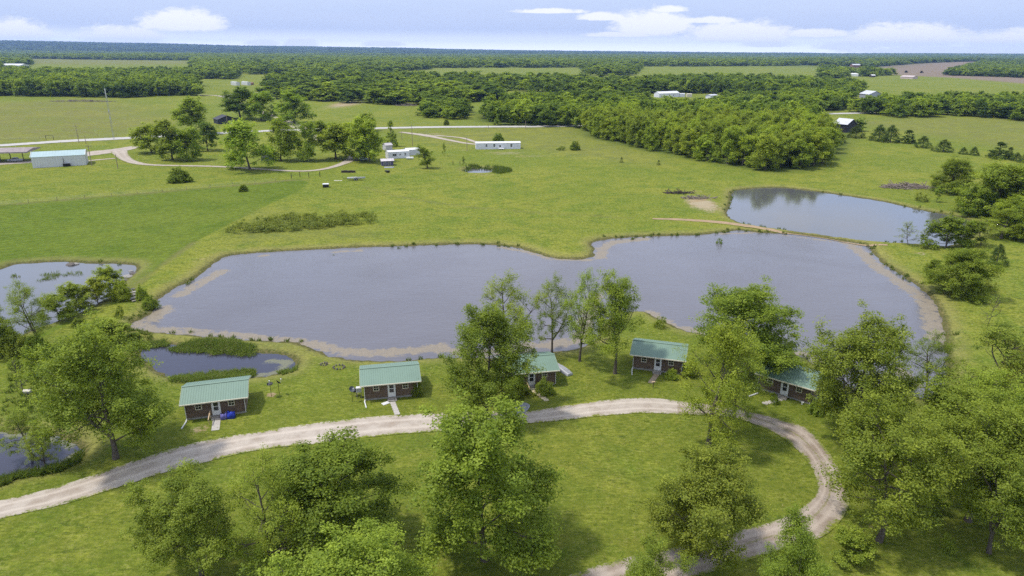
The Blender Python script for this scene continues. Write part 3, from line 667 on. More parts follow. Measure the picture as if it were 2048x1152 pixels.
OAKS = 'oaks around the cabins and the gravel loop'
NEAR = [
 (405,1150,938,200,'oak3',G0,'loose crowned oak at the bottom left, leaning over straw coloured lawn'),
 (545,1172,918,190,'open1',GB,'pale forked oak with bare lower limbs beside the big dark oak'),
 (668,1095,880,300,'dense',GD,'broad dark green oak just below the drive, left of centre'),
 (728,1300,1072,300,'oak1',GB,'oak whose bright crown is cut off by the bottom edge, left of centre'),
 (970,1118,810,270,'oak0',G0,'large full oak in the middle of the grass inside the loop'),
 (1398,1112,896,222,'oak1',G0,'rounded oak at the lower end of the loop, gravel showing beneath it'),
 (1300,1290,1092,150,'oak3',G0,'dark leafy oak cut off by the bottom edge in front of the gravel'),
 (1555,1275,1042,155,'oak3',G0,'oak with separate leaf tufts standing before the gravel bend'),
 (1757,1082,826,225,'grove1',G0,'fork trunked oak with dark leaves standing just outside the gravel bend'),
 (1935,1042,800,200,'grove0',G0,'oak with thick grey trunk in the shady grove, second from the bend'),
 (1978,1106,880,160,'grove1',G0,'oak leaning at the lower right edge of the shady grove'),
 (2062,1150,900,160,'grove0',G0,'oak standing lowest in the bottom right corner'),
 (1712,882,630,200,'oak1',G0,'tall oak right of the partly hidden last cabin, with a bent dead limb low down'),
 (1850,800,668,120,'open1',GD,'dark oak growing at the water by the lake corner'),
 (1955,845,655,190,'open0',GO,'olive tinged airy oak on the slope by the right lake shore'),
 (2040,870,690,170,'open1',GO,'olive tinged oak at the right edge above the grove'),
 (1868,965,775,180,'grove0',G0,'round topped oak in the middle of the right hand grove'),
 (1985,950,745,190,'grove1',GB,'pale green oak at the back of the right hand grove'),
 (1735,965,812,130,'open1',G0,'smaller oak whose crown overhangs the outer drive edge'),
 (2075,1010,800,170,'grove1',G0,'oak half out of the picture at the right edge of the grove'),
 (1416,892,642,138,'lime',GY,'fresh yellow green oak in front of the drive between two cabins'),
 (1467,842,655,150,'open1',GB,'slender trunked light green oak beside the drive, behind the yellow green one'),
 (1492,752,576,215,'oak1',G0,'big spreading oak on the lake bank between the fourth and the last cabin'),
 (1230,747,546,116,'grove0',G0,'upright dark oak beside the left end of the fourth cabin'),
 (1159,722,535,98,'open1',GB,'slim see through oak on open grass between third and fourth cabin'),
 (1104,706,550,96,'open1',G0,'thin leaved oak on the shore behind the third cabin'),
 (1003,724,548,140,'open1',GB,'airy pale oak on the shore, left of the third cabin'),
 (972,832,612,172,'oak1',GD,'dense dark oak covering the left half of the third cabin'),
 (232,918,655,235,'oak1',G0,'big broad oak left of the leftmost cabin, by the drive'),
 (84,705,560,104,'open1',G0,'irregular oak standing before the left hand pond'),
 (-12,700,600,90,'oak2',G0,'leafy tree cut off by the left edge beside the pond'),
]
for r in NEAR: tree_px(*r, group=OAKS)
tree_px(62,902,790,96,'open0',GB,'slim two stemmed tree at the edge of the corner pond','willow_tree')
tree_px(88,924,830,70,'open1',GB,'small pale tree leaning over the corner pond','willow_tree')
for bx, by, yt, w, var, col, lab, nm, ct in [
 (222,586,526,56,'scrub',GY,'light green willow tip of the row beside the dam','willow_tree','tree'),
 (196,604,548,62,'scrub',GY,'wide light green willow in the row before the pond','willow_tree','tree'),
 (152,622,560,66,'scrub',GB,'willow in the row, nearest the irregular pond oak','willow_tree','tree'),
 (246,600,562,34,'bush0',GY,'low willow bush at the timber pile end of the row','bush','bush'),
 (118,640,585,64,'scrub',GB,'darker willow scrub at the low end of the dam','bush','bush'),
 (78,712,672,46,'bush0',GD,'round dark bush at the foot of the irregular pond oak','bush','bush'),
 (30,708,660,70,'bush1',G0,'broad bush near the left edge under the pond oak','bush','bush'),
 (157,650,636,28,'bush1',GD,'single low dark bush on the dam grass','bush','bush'),
 (30,735,715,24,'bush1',GD,'small dark bush on rough grass near the left edge','bush','bush'),
 (56,800,712,54,'bare',G0,'half bare thin sapling by the nest box','sapling','sapling'),
 (215,690,640,90,'scrub',GB,'loose scrub tree on the dam bank behind the big left oak','bush','bush'),
 (285,600,570,26,'bush1',GB,'small bush right beside the timber pile','bush','bush'),
 (300,612,588,34,'bush1',G0,'low bush on the lake corner below the timber pile','bush','bush'),
 (240,636,610,20,'weed',GD,'tiny dark shrub on the dam','bush','bush'),
 (1040,790,762,42,'bush1',GD,'clipped dark shrub left of the third cabin door','bush','bush'),
 (1088,785,757,42,'bush1',G0,'clipped green shrub right of the third cabin door','bush','bush'),
 (834,790,757,22,'bush0',GD,'dark upright shrub at the right end of the second cabin','bush','bush'),
 (1343,757,738,27,'bush0',GY,'yellowish shrub beside the fourth cabin door','bush','bush'),
 (1378,752,722,36,'scrub',GB,'loose shrub at the right end of the fourth cabin','bush','bush'),
 (1548,806,786,22,'weed',GD,'low weed clump by the last cabin','bush','bush'),
 (1636,826,800,44,'bush1',G0,'leafy bush at the right end of the last cabin','bush','bush'),
 (1700,1118,1062,90,'scrub',GB,'young oak scrub by the gravel bend','bush','bush'),
 (1858,1024,985,50,'sapling',GB,'bright sapling in the gap of the right hand grove','sapling','sapling'),
 (98,752,738,30,'weed',GD,'flat weed clump on rough grass behind the big left oak','bush','bush'),
 (1320,655,632,26,'weed',G0,'weed clump on the grassy point behind the fourth cabin','bush','bush'),
 (360,364,335,44,'bush0',GD,'round dark bush alone on the pale grass of the left field','bush','bush'),
 (487,383,369,18,'bush0',GD,'little dark bush on the hay field edge','bush','bush'),
 (1149,300,282,20,'bush0',GD,'small bush on the open meadow beside a weed clump','bush','bush'),
 (1122,300,292,20,'weed',GD,'low weed clump next to the small meadow bush','bush','bush'),
 (1243,325,314,8,'cedar0',CED,'tiny dark cedar on the open meadow','cedar_tree','tree'),
 (1317,330,320,8,'cedar0',CED,'tiny dark cedar closest to the bright wood','cedar_tree','tree'),
 (997,285,266,22,'bush0',G0,'rounded shrub behind the long white mobile home','bush','bush'),
 (893,251,238,11,'bush0',GD,'small round bush on the roadside','bush','bush'),
 (855,337,289,36,'tall',G0,'lone pyramid shaped tree on the lawn beside the white trailer home','lawn_tree','tree'),
 (888,312,284,9,'sapling',G0,'stunted tree with thin trunk on the lawn by the lone pyramid tree','sapling','sapling'),
 (927,335,310,8,'sapling',G0,'slim sapling by the tiny pool','sapling','sapling'),
 (1920,590,496,112,'round',G0,'wide leaning bushy tree on the slope by the lake path','lone_tree','tree'),
 (1992,530,489,38,'cedar1',CED,'dark cone shaped cedar on the slope by the lake path','cedar_tree','tree'),
 (1862,555,517,34,'scrub',GD,'small dark tree beside the wide leaning one','bush','bush'),
 (1892,496,432,84,'scrub',GD,'dark dense tree on the far end of the earth path','lone_tree','tree'),
 (1938,492,440,60,'scrub',GD,'second dark tree at the upper pond corner','lone_tree','tree'),
 (1816,490,442,52,'bare',GO,'bare twiggy bush at the water where the earth path ends','bush','bush'),
 (1842,490,455,26,'bare',GO,'smaller bare twiggy bush beside the dark path end trees','bush','bush'),
 (1962,490,436,66,'bare',GO,'brownish thinly leaved tree at the upper pond corner','lone_tree','tree'),
 (2002,478,418,80,'lime',GY,'yellow green bushy tree behind the cone cedar','lone_tree','tree'),
 (2048,480,405,80,'round',GB,'bushy tree cut by the right edge behind the cone cedar','lone_tree','tree'),
 (1990,432,325,140,'round',GB,'largest rounded tree on the right slope above the pond','lone_tree','tree'),
 (2060,425,330,120,'round',GB,'rounded tree cut by the right edge above the pond','lone_tree','tree'),
 (1901,385,315,74,'round',G0,'round bushy tree by the brush pile','lone_tree','tree'),
 (2030,408,338,100,'round',G0,'rounded tree between the two largest ones at the right edge','lone_tree','tree'),
 (1955,432,372,70,'round',GB,'low rounded tree in front of the largest right slope tree','lone_tree','tree'),
 (2040,455,392,90,'round',GY,'yellowish rounded tree below the largest right slope tree','lone_tree','tree'),
 (1872,404,372,20,'sapling',GB,'pale sapling near the upper pond bank','sapling','sapling'),
 (1842,402,384,26,'weed',GO,'greyish weed bush near the upper pond bank','bush','bush'),
 (1950,420,395,30,'bush1',GB,'small bush on the right slope below the largest tree','bush','bush'),
 (1437,482,462,18,'weed',GD,'weed tuft in the lake edge below the earth path','bush','bush'),
 (665,505,494,12,'weed',GD,'weed tuft in the far lake edge','bush','bush'),
 (1980,580,560,30,'weed',GO,'grey weed heap on the right slope','bush','bush'),
 (1975,650,585,50,'bare',GB,'pale thin bush on the right slope','bush','bush'),
 (1895,1100,1070,30,'weed',GB,'low weed in the right grove','bush','bush'),
]: tree_px(bx, by, yt, w, var, col, lab, nm, ct)
FARM = 'trees around the roadside farm'
for bx, by, yt, w, var, col, lab in [
 (303,306,246,62,'mid0',GB,'pale yard tree at the left end of the farm tree row'),
 (345,320,240,62,'mid1',GD,'dark yard tree second in the farm tree row'),
 (374,322,256,56,'mid3',G0,'rounded yard tree nearest the track in the left farm group'),
 (416,302,243,52,'mid2',GDD,'blackish green round yard tree by the dark house'),
 (385,268,194,66,'mid1',G0,'tall yard tree at the back of the left farm group'),
 (500,340,240,100,'mid2',GB,'largest pale yard tree beside the farm track'),
 (481,238,174,70,'mid1',GDD,'dark heart shaped tree behind the dark house'),
 (523,241,183,56,'mid3',G0,'yard tree right of the dark heart shaped one'),
 (588,247,180,78,'mid0',G0,'wide yard tree with a visible trunk beyond the road'),
 (562,322,236,64,'mid0',G0,'open yard tree with long trunk by the shed'),
 (612,322,243,48,'mid3',G0,'narrow yard tree standing in the farm lawn'),
 (672,318,246,74,'mid1',G0,'yard tree above the end of the farm track'),
 (715,322,240,64,'mid0',GB,'pale yard tree left of the white trailer home'),
 (740,324,234,60,'mid3',GB,'pale yard tree overhanging the white trailer home'),
 (735,262,226,40,'mid2',GD,'dark yard tree behind the trailer home group'),
 (783,292,240,26,'midcedar',GD,'narrow dark cedar above the white trailer home'),
 (645,276,240,44,'mid1',G0,'small yard tree by the gravel lot'),
 (700,285,246,40,'mid2',G0,'low yard tree between the trailer home and the road'),
]: tree_px(bx, by, yt, w, var, tuple(q * 1.25 for q in col), lab, 'yard_tree', 'tree', FARM)
CEDARS = 'dark cedars along the pasture fence'
for i, (bx, by, yt, w) in enumerate([(1711,276,252,36),(1757,282,250,38),(1780,285,251,40),(1815,287,260,32),(1845,295,272,32),(1886,303,279,38),(1926,308,294,18),(1947,310,293,20),(1996,317,284,42),(2017,317,294,20),(2032,322,305,22),(2050,326,304,24)]):
    tree_px(bx, by, yt, w, 'midcedar' if i in (3, 8, 9) else 'cedar1', CED, ['bushy dark cedar beside the black barn','low dark cedar at the start of the fence row','tallest dark cedar of the fence row','pointed dark cedar in the fence row','round low cedar after the pointed one','wide rounded cedar mid row','small round cedar, first of a close pair','small round cedar, second of a close pair','large ragged cedar at the right of the row','narrow cedar against the large ragged one','small cedar near the right edge','small cedar cut by the right edge'][i], 'cedar_tree', 'tree', CEDARS)
n_trees = sum(1 for o in COL.objects if o.parent is None and o.get('category') in ('tree', 'sapling'))

# ------------------------------------------------------------------ woods: scattered stems, the nearest are things, the rest one mass
def woods(pts, spacing, hmin, hmax, kinds, cols, label, group, prob=1.0, seed=1):
    pl = poly(pts); g = np.random.default_rng(seed); x0, y0 = pl.min(0); x1, y1 = pl.max(0); out = []
    xs = np.arange(x0, x1, spacing); ys = np.arange(y0, y1, spacing * 0.9)
    gx, gy = np.meshgrid(xs, ys); gx = gx + (np.arange(len(ys)) % 2)[:, None] * spacing / 2
    gx = (gx + g.uniform(-.38, .38, gx.shape) * spacing).ravel(); gy = (gy + g.uniform(-.38, .38, gy.shape) * spacing).ravel()
    k = inside(gx, gy, pl) & (g.random(gx.shape) < prob); a = np.abs(np.degrees(np.arctan2(gx, gy))); k &= (a < 43) & (gy > 0)
    for x, y in zip(gx[k], gy[k]): out.append((math.hypot(x, y), x, y, g.uniform(hmin, hmax), spacing * g.uniform(*((1.0, 1.42) if cols is not None else (.95, 1.45))), kinds, cols, label, group))
    return out
ST = []
BR = [GB, GB, GY, (1.3, 1.3, 1.0), (1.4, 1.36, 1.0)]; DK = [GD, G0, G0, GO, GD, GDD]; MX = [G0, GB, GD, G0, GO, GB]
MID = ['mid0', 'mid1', 'mid2', 'mid3', 'mid4']
ST += woods([(1168,256),(1185,275),(1290,300),(1380,316),(1450,330),(1560,344),(1640,332),(1662,308),(1652,276),(1630,250),(1520,238),(1350,240),(1200,236)], 8.6, 11, 16.5, MID, BR, 'bright green leafy tree in the dense wood beside the open meadow', 'trees of the bright wood', seed=2)
ST += woods([(1000,250),(1165,256),(1200,222),(1160,208),(1040,212),(960,232)], 10, 9, 15, MID, MX, 'green tree of the belt along the pale road', 'trees beside the road', seed=3)
ST += woods([(848,236),(925,240),(930,218),(850,212)], 9, 7, 11, MID, DK, 'grey green tree of the clump beyond the road', 'trees beside the road', seed=4)
ST += woods([(-120,198),(0,192),(60,193),(150,194),(250,196),(330,192),(395,192),(398,172),(300,158),(0,156),(-120,156)], 11, 11, 17, MID + MID + ['midcedar'], DK, 'dull green tree of the wood behind the rough pasture', 'trees behind the left pasture', seed=5)
ST += woods([(1700,224),(1800,236),(1900,232),(2048,243),(2300,250),(2300,216),(2048,210),(1850,211),(1765,214)], 10, 9, 14, MID, MX, 'rounded tree of the copse above the right hand pasture', 'trees above the right pasture', seed=6)
ST += woods([(540,198),(650,204),(860,213),(1000,212),(1010,176),(860,172),(640,172),(540,180)], 21, 9, 14, MID + ['midcedar'], DK, 'separate dark tree on the rough ground beyond the road', 'scattered trees beyond the road', prob=.75, seed=7)
ST += woods([(1560,230),(1640,226),(1740,210),(1700,190),(1560,205)], 11, 10, 14, MID, MX, 'green tree near the white roofed barn', 'trees by the far barn', seed=8)
for bx_, by_, h_ in [(1655,290,10),(1674,286,6),(1716,262,8)]:
    p_ = P(bx_, by_); ST.append((math.hypot(*p_), p_[0], p_[1], h_, 10.5, MID, BR, 'green leafy tree in the dense wood beside the black barn', 'trees of the bright wood'))
ST += woods([(1180,232),(1290,232),(1450,236),(1560,232),(1600,200),(1450,197),(1436,212),(1300,212),(1290,197),(1180,196)], 12, 7, 11, MID, MX, 'green tree between the bright wood and the far mobile home', 'trees by the far mobile home', seed=9)
FARW = [([(530,176),(650,172),(860,172),(1010,178),(1180,198),(1290,196),(1300,178),(1280,168),(1150,164),(1020,162),(860,160),(700,154),(560,160),(530,168)], 15, .55),
        ([(1290,186),(1440,188),(1560,200),(1700,192),(1730,182),(1560,168),(1420,165),(1290,170)], 11, 1),
        
        ([(385,145),(560,152),(700,152),(850,142),(860,138),(1160,138),(1175,152),(1270,153),(1282,136),(1500,135),(1600,134),(1600,119),(385,119)], 19, .62),
        ([(-150,140),(0,138),(60,134),(60,119),(-150,118)], 17, .85), ([(-150,157),(60,157),(200,157),(390,158),(470,160),(480,146),(420,138),(392,150),(60,153),(40,142),(-150,143)], 13, .95),
        ([(60,119.5),(390,122.5),(600,121),(600,115),(300,113),(60,112)], 20, 1), ([(1600,133),(1740,136),(1830,131),(1960,127),(2300,127),(2300,119),(1600,119)], 20, 1),
        ([(1640,160),(1700,156),(1790,152),(1740,146),(1640,140)], 16, .6), ([(1890,152),(2048,157),(2300,160),(2300,135),(2048,131),(1960,130),(1930,138)], 14, 1),
        ([(-150,118),(60,119),(600,121),(1280,119.5),(2300,120),(2300,114),(1600,113.6),(1000,112.2),(500,110.3),(-150,107.5)], 26, 1)]
DARKSHARE = [.55, .7, .15, .3, .4, .35, .5, .3, .5, .3, .4, .3]
for i, (pts, sp, pr) in enumerate(FARW):
    ST += woods(pts, sp, 7.5, 16.5, DARKSHARE[min(i, 11)], None, 'distant tree of the woodland beyond the fields', 'distant woodland trees', prob=pr, seed=20 + i)
avoid = []   # (x, y, radius) of buildings in the woods
ST.sort(key=lambda s: s[0])
FREE_SPOTS = [PZ(*q) for q in [(1322,193),(1400,194),(1735,196),(1720,195),(1710,153),(1746,155),(1812,158),(30,138),(10,138),(1340,192),(1370,192),(1420,192),(1727,194),(1800,158),(1712,140),(1705,152),(470,168),(490,168),(455,250)]]
def clear(x, y): return all(math.hypot(x - f[0], y - f[1] ) > 13 and not (abs(x - f[0] * y / f[1]) < 11 and -.21 * f[1] < y - f[1] < 0) for f in FREE_SPOTS)
ST = [s for s in ST if clear(s[1], s[2])]
LIM = max(0, 296 - n_trees); mass = []
FRONT = poly([(1168,256),(1185,275),(1290,300),(1380,316),(1450,330),(1560,344),(1640,332),(1690,300)])
def wood_label(x, y, c, base):
    hue = {(1.3, 1.3, 1.0): 'fresh green', (1.4, 1.36, 1.0): 'pale green', GY: 'yellow green', GB: 'bright green', G0: 'mid green', GD: 'dark green', GO: 'olive green', GDD: 'blackish green'}[c]
    if 'dense wood' not in base: return hue + ' ' + base.split(' ', 1)[1] if not base.startswith('grey') else hue + ' tree of the clump beyond the road'
    px = proj((x, y, GZ))[0]; d = dist_line(np.array([x]), np.array([y]), FRONT, False)[0]
    zone = 'near the pale road' if px < 1270 else ('left of its middle' if px < 1400 else ('towards the upper pond' if px < 1560 else 'by the black barn'))
    return hue + ' tree ' + ('on the meadow edge of the bright wood ' if d < 9 else ('inside the bright wood ' if d < 32 else 'at the back of the bright wood ')) + zone
for s in ST:
    r_, x, y, h, w, kinds, cols, label, group = s
    if LIM > 0 and cols is not None:
        v = random.choice(kinds); c = random.choice(cols); k = random.uniform(.88, 1.12)
        plant('woodland_tree', 'tree', v, x, y, h, w, tuple(q * k for q in c), wood_label(x, y, c, label), group, z=GZ); LIM -= 1
    else: mass.append(s)
print('individual trees', n_trees, 'mass', len(mass), 'limit left', LIM)
# the rest of the woods: one body of trees grown from the far crowns
def scatter(name, pts, srcs, label, mat=None):
    """points with scale (x,y,z) and turn; every point grows one of the given meshes"""
    g = bpy.data.node_groups.new(name, 'GeometryNodeTree'); g.interface.new_socket('Geometry', in_out='INPUT', socket_type='NodeSocketGeometry'); g.interface.new_socket('Geometry', in_out='OUTPUT', socket_type='NodeSocketGeometry')
    gi = g.nodes.new('NodeGroupInput'); go = g.nodes.new('NodeGroupOutput'); j = g.nodes.new('GeometryNodeJoinGeometry')
    def named(n, ty):
        a = g.nodes.new('GeometryNodeInputNamedAttribute'); a.data_type = ty; a.inputs[0].default_value = n; return a.outputs[0]
    for i, so in enumerate(srcs):
        oi = g.nodes.new('GeometryNodeObjectInfo'); oi.inputs[0].default_value = so; oi.inputs['As Instance'].default_value = False
        ip = g.nodes.new('GeometryNodeInstanceOnPoints'); cmp = g.nodes.new('FunctionNodeCompare'); cmp.data_type = 'FLOAT'; cmp.operation = 'EQUAL'; cmp.inputs[1].default_value = float(i); cmp.inputs['Epsilon'].default_value = .1
        g.links.new(named('pick', 'FLOAT'), cmp.inputs[0]); g.links.new(cmp.outputs[0], ip.inputs['Selection']); g.links.new(gi.outputs[0], ip.inputs['Points']); g.links.new(oi.outputs['Geometry'], ip.inputs['Instance'])
        cx = g.nodes.new('ShaderNodeCombineXYZ'); g.links.new(named('sx', 'FLOAT'), cx.inputs[0]); g.links.new(named('sx', 'FLOAT'), cx.inputs[1]); g.links.new(named('sz', 'FLOAT'), cx.inputs[2]); g.links.new(cx.outputs[0], ip.inputs['Scale'])
        cr = g.nodes.new('ShaderNodeCombineXYZ'); g.links.new(named('turn', 'FLOAT'), cr.inputs[2]); g.links.new(cr.outputs[0], ip.inputs['Rotation']); g.links.new(ip.outputs[0], j.inputs[0])
    g.links.new(j.outputs[0], go.inputs[0])
    pts = np.asarray(pts, float); me = bpy.data.meshes.new(name); me.vertices.add(len(pts)); me.vertices.foreach_set('co', pts[:, :3].astype(np.float32).ravel())
    for k, n in enumerate(('sx', 'sz', 'turn', 'pick')): attr(me, n, pts[:, 3 + k])
    o = link(name, me); mod = o.modifiers.new('scatter', 'NODES'); mod.node_group = g
    return tag(o, kind='stuff')
SRC = []
for i in range(8):
    x, y, h, w = mass[i * 3][1:5]
    t = plant('woodland_tree', 'tree', 'far%d' % i, x, y, h, w, G0, 'distant ' + ['tall', 'broad', 'rounded', 'slim', 'dark tall', 'dark broad', 'dark rounded', 'dark slim'][i] + ' tree at the near edge of the far woodland', 'distant woodland trees', z=GZ); SRC.append([c for c in t.children if c.name.startswith('crown')][0])
mp = []
mz, _ = terrain(np.array([s[1] for s in mass]), np.array([s[2] for s in mass]))
for s, z in zip(mass, mz):
    ds = s[5] if isinstance(s[5], float) else .45
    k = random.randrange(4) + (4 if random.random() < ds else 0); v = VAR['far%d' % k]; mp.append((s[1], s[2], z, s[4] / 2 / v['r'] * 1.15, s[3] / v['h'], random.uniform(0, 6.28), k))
# wooded hills up to the horizon, sparser stems the farther they stand
g_ = np.random.default_rng(77); n = 26000; r_ = 6000 + 8300 * g_.random(n) ** 1.1; a_ = g_.uniform(-43, 43, n); hx, hy = r_ * np.sin(np.radians(a_)), r_ * np.cos(np.radians(a_)); hz, _ = terrain(hx, hy)
for x, y, z in zip(hx, hy, hz):
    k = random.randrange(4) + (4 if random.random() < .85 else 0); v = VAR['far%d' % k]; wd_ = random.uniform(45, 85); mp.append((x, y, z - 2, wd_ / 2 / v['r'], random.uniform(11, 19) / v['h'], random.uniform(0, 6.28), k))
scatter('forest', mp, SRC, '')

# ------------------------------------------------------------------ building materials
def log_material():
    m, t, b = newmat('stained_log'); tcn = t.nodes.new('ShaderNodeTexCoord'); mp = t.nodes.new('ShaderNodeMapping'); mp.inputs['Scale'].default_value = (0.5, 0.5, 7.0)
    t.links.new(tcn.outputs['Object'], mp.inputs['Vector']); f = noise(t, mp.outputs[0], 1.2, 4, 0.6); f2 = noise(t, tcn.outputs['Object'], 9, 3, 0.6)
    c = mix(t, mapr(t, f, 0.35, 0.65), (0.158, 0.110, 0.074), (0.098, 0.069, 0.048)); c = mix(t, mapr(t, f2, 0.5, 0.8, 0, .5), c, (0.05, 0.03, 0.02))
    t.links.new(c, b.inputs['Base Color']); b.inputs['Roughness'].default_value = 0.7; return m
LOG = log_material()
ROOF = simple('green_metal', (0.148, 0.226, 0.166), 0.55, 0.06, 0.5, 0.0, col2=(0.132, 0.204, 0.150)); ROOF.node_tree.nodes['Principled BSDF'].inputs['Specular IOR Level'].default_value = 0.5
WHITE = simple('white_paint', (0.62, 0.62, 0.60), 0.5, 0.04); CREAM = simple('cream_trim', (0.62, 0.57, 0.44), 0.6, 0.06)
GLASS = simple('window_glass', (0.020, 0.024, 0.030), 0.08, 0.2, 0.7); GLASS.node_tree.nodes['Principled BSDF'].inputs['Specular IOR Level'].default_value = 0.6
CONC = simple('concrete', (0.42, 0.39, 0.34), 0.9, 0.12, 4.0); STONE = simple('grey_stone', (0.30, 0.28, 0.25), 0.9, 0.2, 5.0)
GREYWOOD = simple('weathered_wood', (0.33, 0.30, 0.26), 0.9, 0.2, 6.0); TANWOOD = simple('tan_wood', (0.50, 0.37, 0.22), 0.8, 0.12, 5.0); DARKW = simple('dark_wood', (0.06, 0.045, 0.035), 0.8)
BLACK = simple('black_metal', (0.015, 0.015, 0.016), 0.5, 0.1); STEEL = simple('grey_steel', (0.35, 0.36, 0.37), 0.4, 0.1, metal=0.6); RUBBER = simple('rubber', (0.02, 0.02, 0.02), 0.8)
BLUE = simple('blue_cover', (0.030, 0.055, 0.42), 0.4, 0.15, 3.0); VIOLET = simple('violet_cover', (0.14, 0.13, 0.36), 0.5, 0.15, 4.0); SILVER = simple('silver_paint', (0.38, 0.39, 0.41), 0.35, 0.06)
WMETAL = simple('white_metal', (0.54, 0.55, 0.53), 0.5, 0.05, 0.6); TEALROOF = simple('pale_teal_metal', (0.34, 0.44, 0.43), 0.5, 0.05, 0.4); WSIDE = simple('white_siding', (0.66, 0.66, 0.70), 0.6, 0.06, 0.8)
PURP = simple('faded_roof', (0.30, 0.26, 0.245), 0.8, 0.25, 0.8, col2=(0.20, 0.155, 0.15)); BLKSIDE = simple('black_siding', (0.030, 0.033, 0.042), 0.6); BLKROOF = simple('dark_shingle', (0.055, 0.055, 0.062), 0.8); TIN = simple('bare_tin', (0.62, 0.62, 0.63), 0.4, 0.08, 0.5, metal=0.3)
REDP = simple('rusty_red', (0.22, 0.12, 0.085), 0.7); POLEW = simple('pole_wood', (0.30, 0.24, 0.17), 0.9, 0.2, 3.0); ROCK = simple('dark_rock', (0.16, 0.14, 0.12), 0.95, 0.3, 6.0)

def rod(m, p, q, r, n=6): m.tube([p, q], [r, r], n); return m
def window_part(root, x, z, w, h, y=0.0, frame=None, cols=2, rows=2, face=-1):
    """sash window proud of a wall that faces -y: frame with glazing bars, panes as its own sub-part"""
    m = MB(); t = 0.075; y0, y1 = y + face * 0.075, y + face * 0.02
    y0, y1 = min(y0, y1), max(y0, y1)
    m.box(x - t, x, y0, y1, z - t, z + h + t); m.box(x + w, x + w + t, y0, y1, z - t, z + h + t); m.box(x, x + w, y0, y1, z - t, z); m.box(x, x + w, y0, y1, z + h, z + h + t)
    for i in range(1, cols): m.box(x + w * i / cols - .014, x + w * i / cols + .014, y0 + .012, y1, z, z + h)
    for i in range(1, rows): m.box(x, x + w, y0 + .008, y1 - .004, z + h * i / rows - .024, z + h * i / rows + .024)
    fr = m.build('window', frame or CREAM, root)
    MB().box(x + .002, x + w - .002, y0 + .03, y1 - .01, z + .002, z + h - .002).build('pane', GLASS, fr)
    return fr
def log_wall(x0, x1, z0, z1, y, axis, out, n=12, t=0.20):
    """courses of rounded logs; axis 0 runs along x at depth y, axis 1 runs along y at x = y"""
    m = MB(); h = (z1 - z0) / n
    prof = [(0, 0.004), (0.62, 0.004), (0.9, h * .22), (1.0, h * .5), (0.9, h * .78), (0.62, h - .004), (0, h - .004)]
    for k in range(n):
        pts = [(y + out * (p[0] * 0.11 - 0.11) , z0 + k * h + p[1]) for p in prof]
        pts[0] = (y - out * t, pts[0][1]); pts[-1] = (y - out * t, pts[-1][1])
        m.prism(pts, axis, x0, x1)
    return m
def roof_panel(m, x0, x1, y0, z0, y1, z1, th=0.035, rib=0.30):
    """ribbed metal sheet from eave (y0,z0) to ridge (y1,z1)"""
    n = int((x1 - x0) / rib); d = np.array([y1 - y0, z1 - z0]); L_ = np.linalg.norm(d); nr = np.array([-d[1], d[0]]) / L_
    if nr[1] < 0: nr = -nr
    m.prism([(y0, z0), (y1, z1), (y1 + nr[0] * th, z1 + nr[1] * th), (y0 + nr[0] * th, z0 + nr[1] * th)], 0, x0, x1)
    a, b = th * 0.8, th + 0.022
    for k in range(n + 1):
        x = x0 + .03 + (x1 - x0 - .06) * k / n
        m.prism([(y0 + nr[0] * a, z0 + nr[1] * a), (y1 + nr[0] * a, z1 + nr[1] * a), (y1 + nr[0] * b, z1 + nr[1] * b), (y0 + nr[0] * b, z0 + nr[1] * b)], 0, x - .016, x + .016)
    return m
CW, CD, WH, FH = 7.25, 5.6, 2.35, 0.28
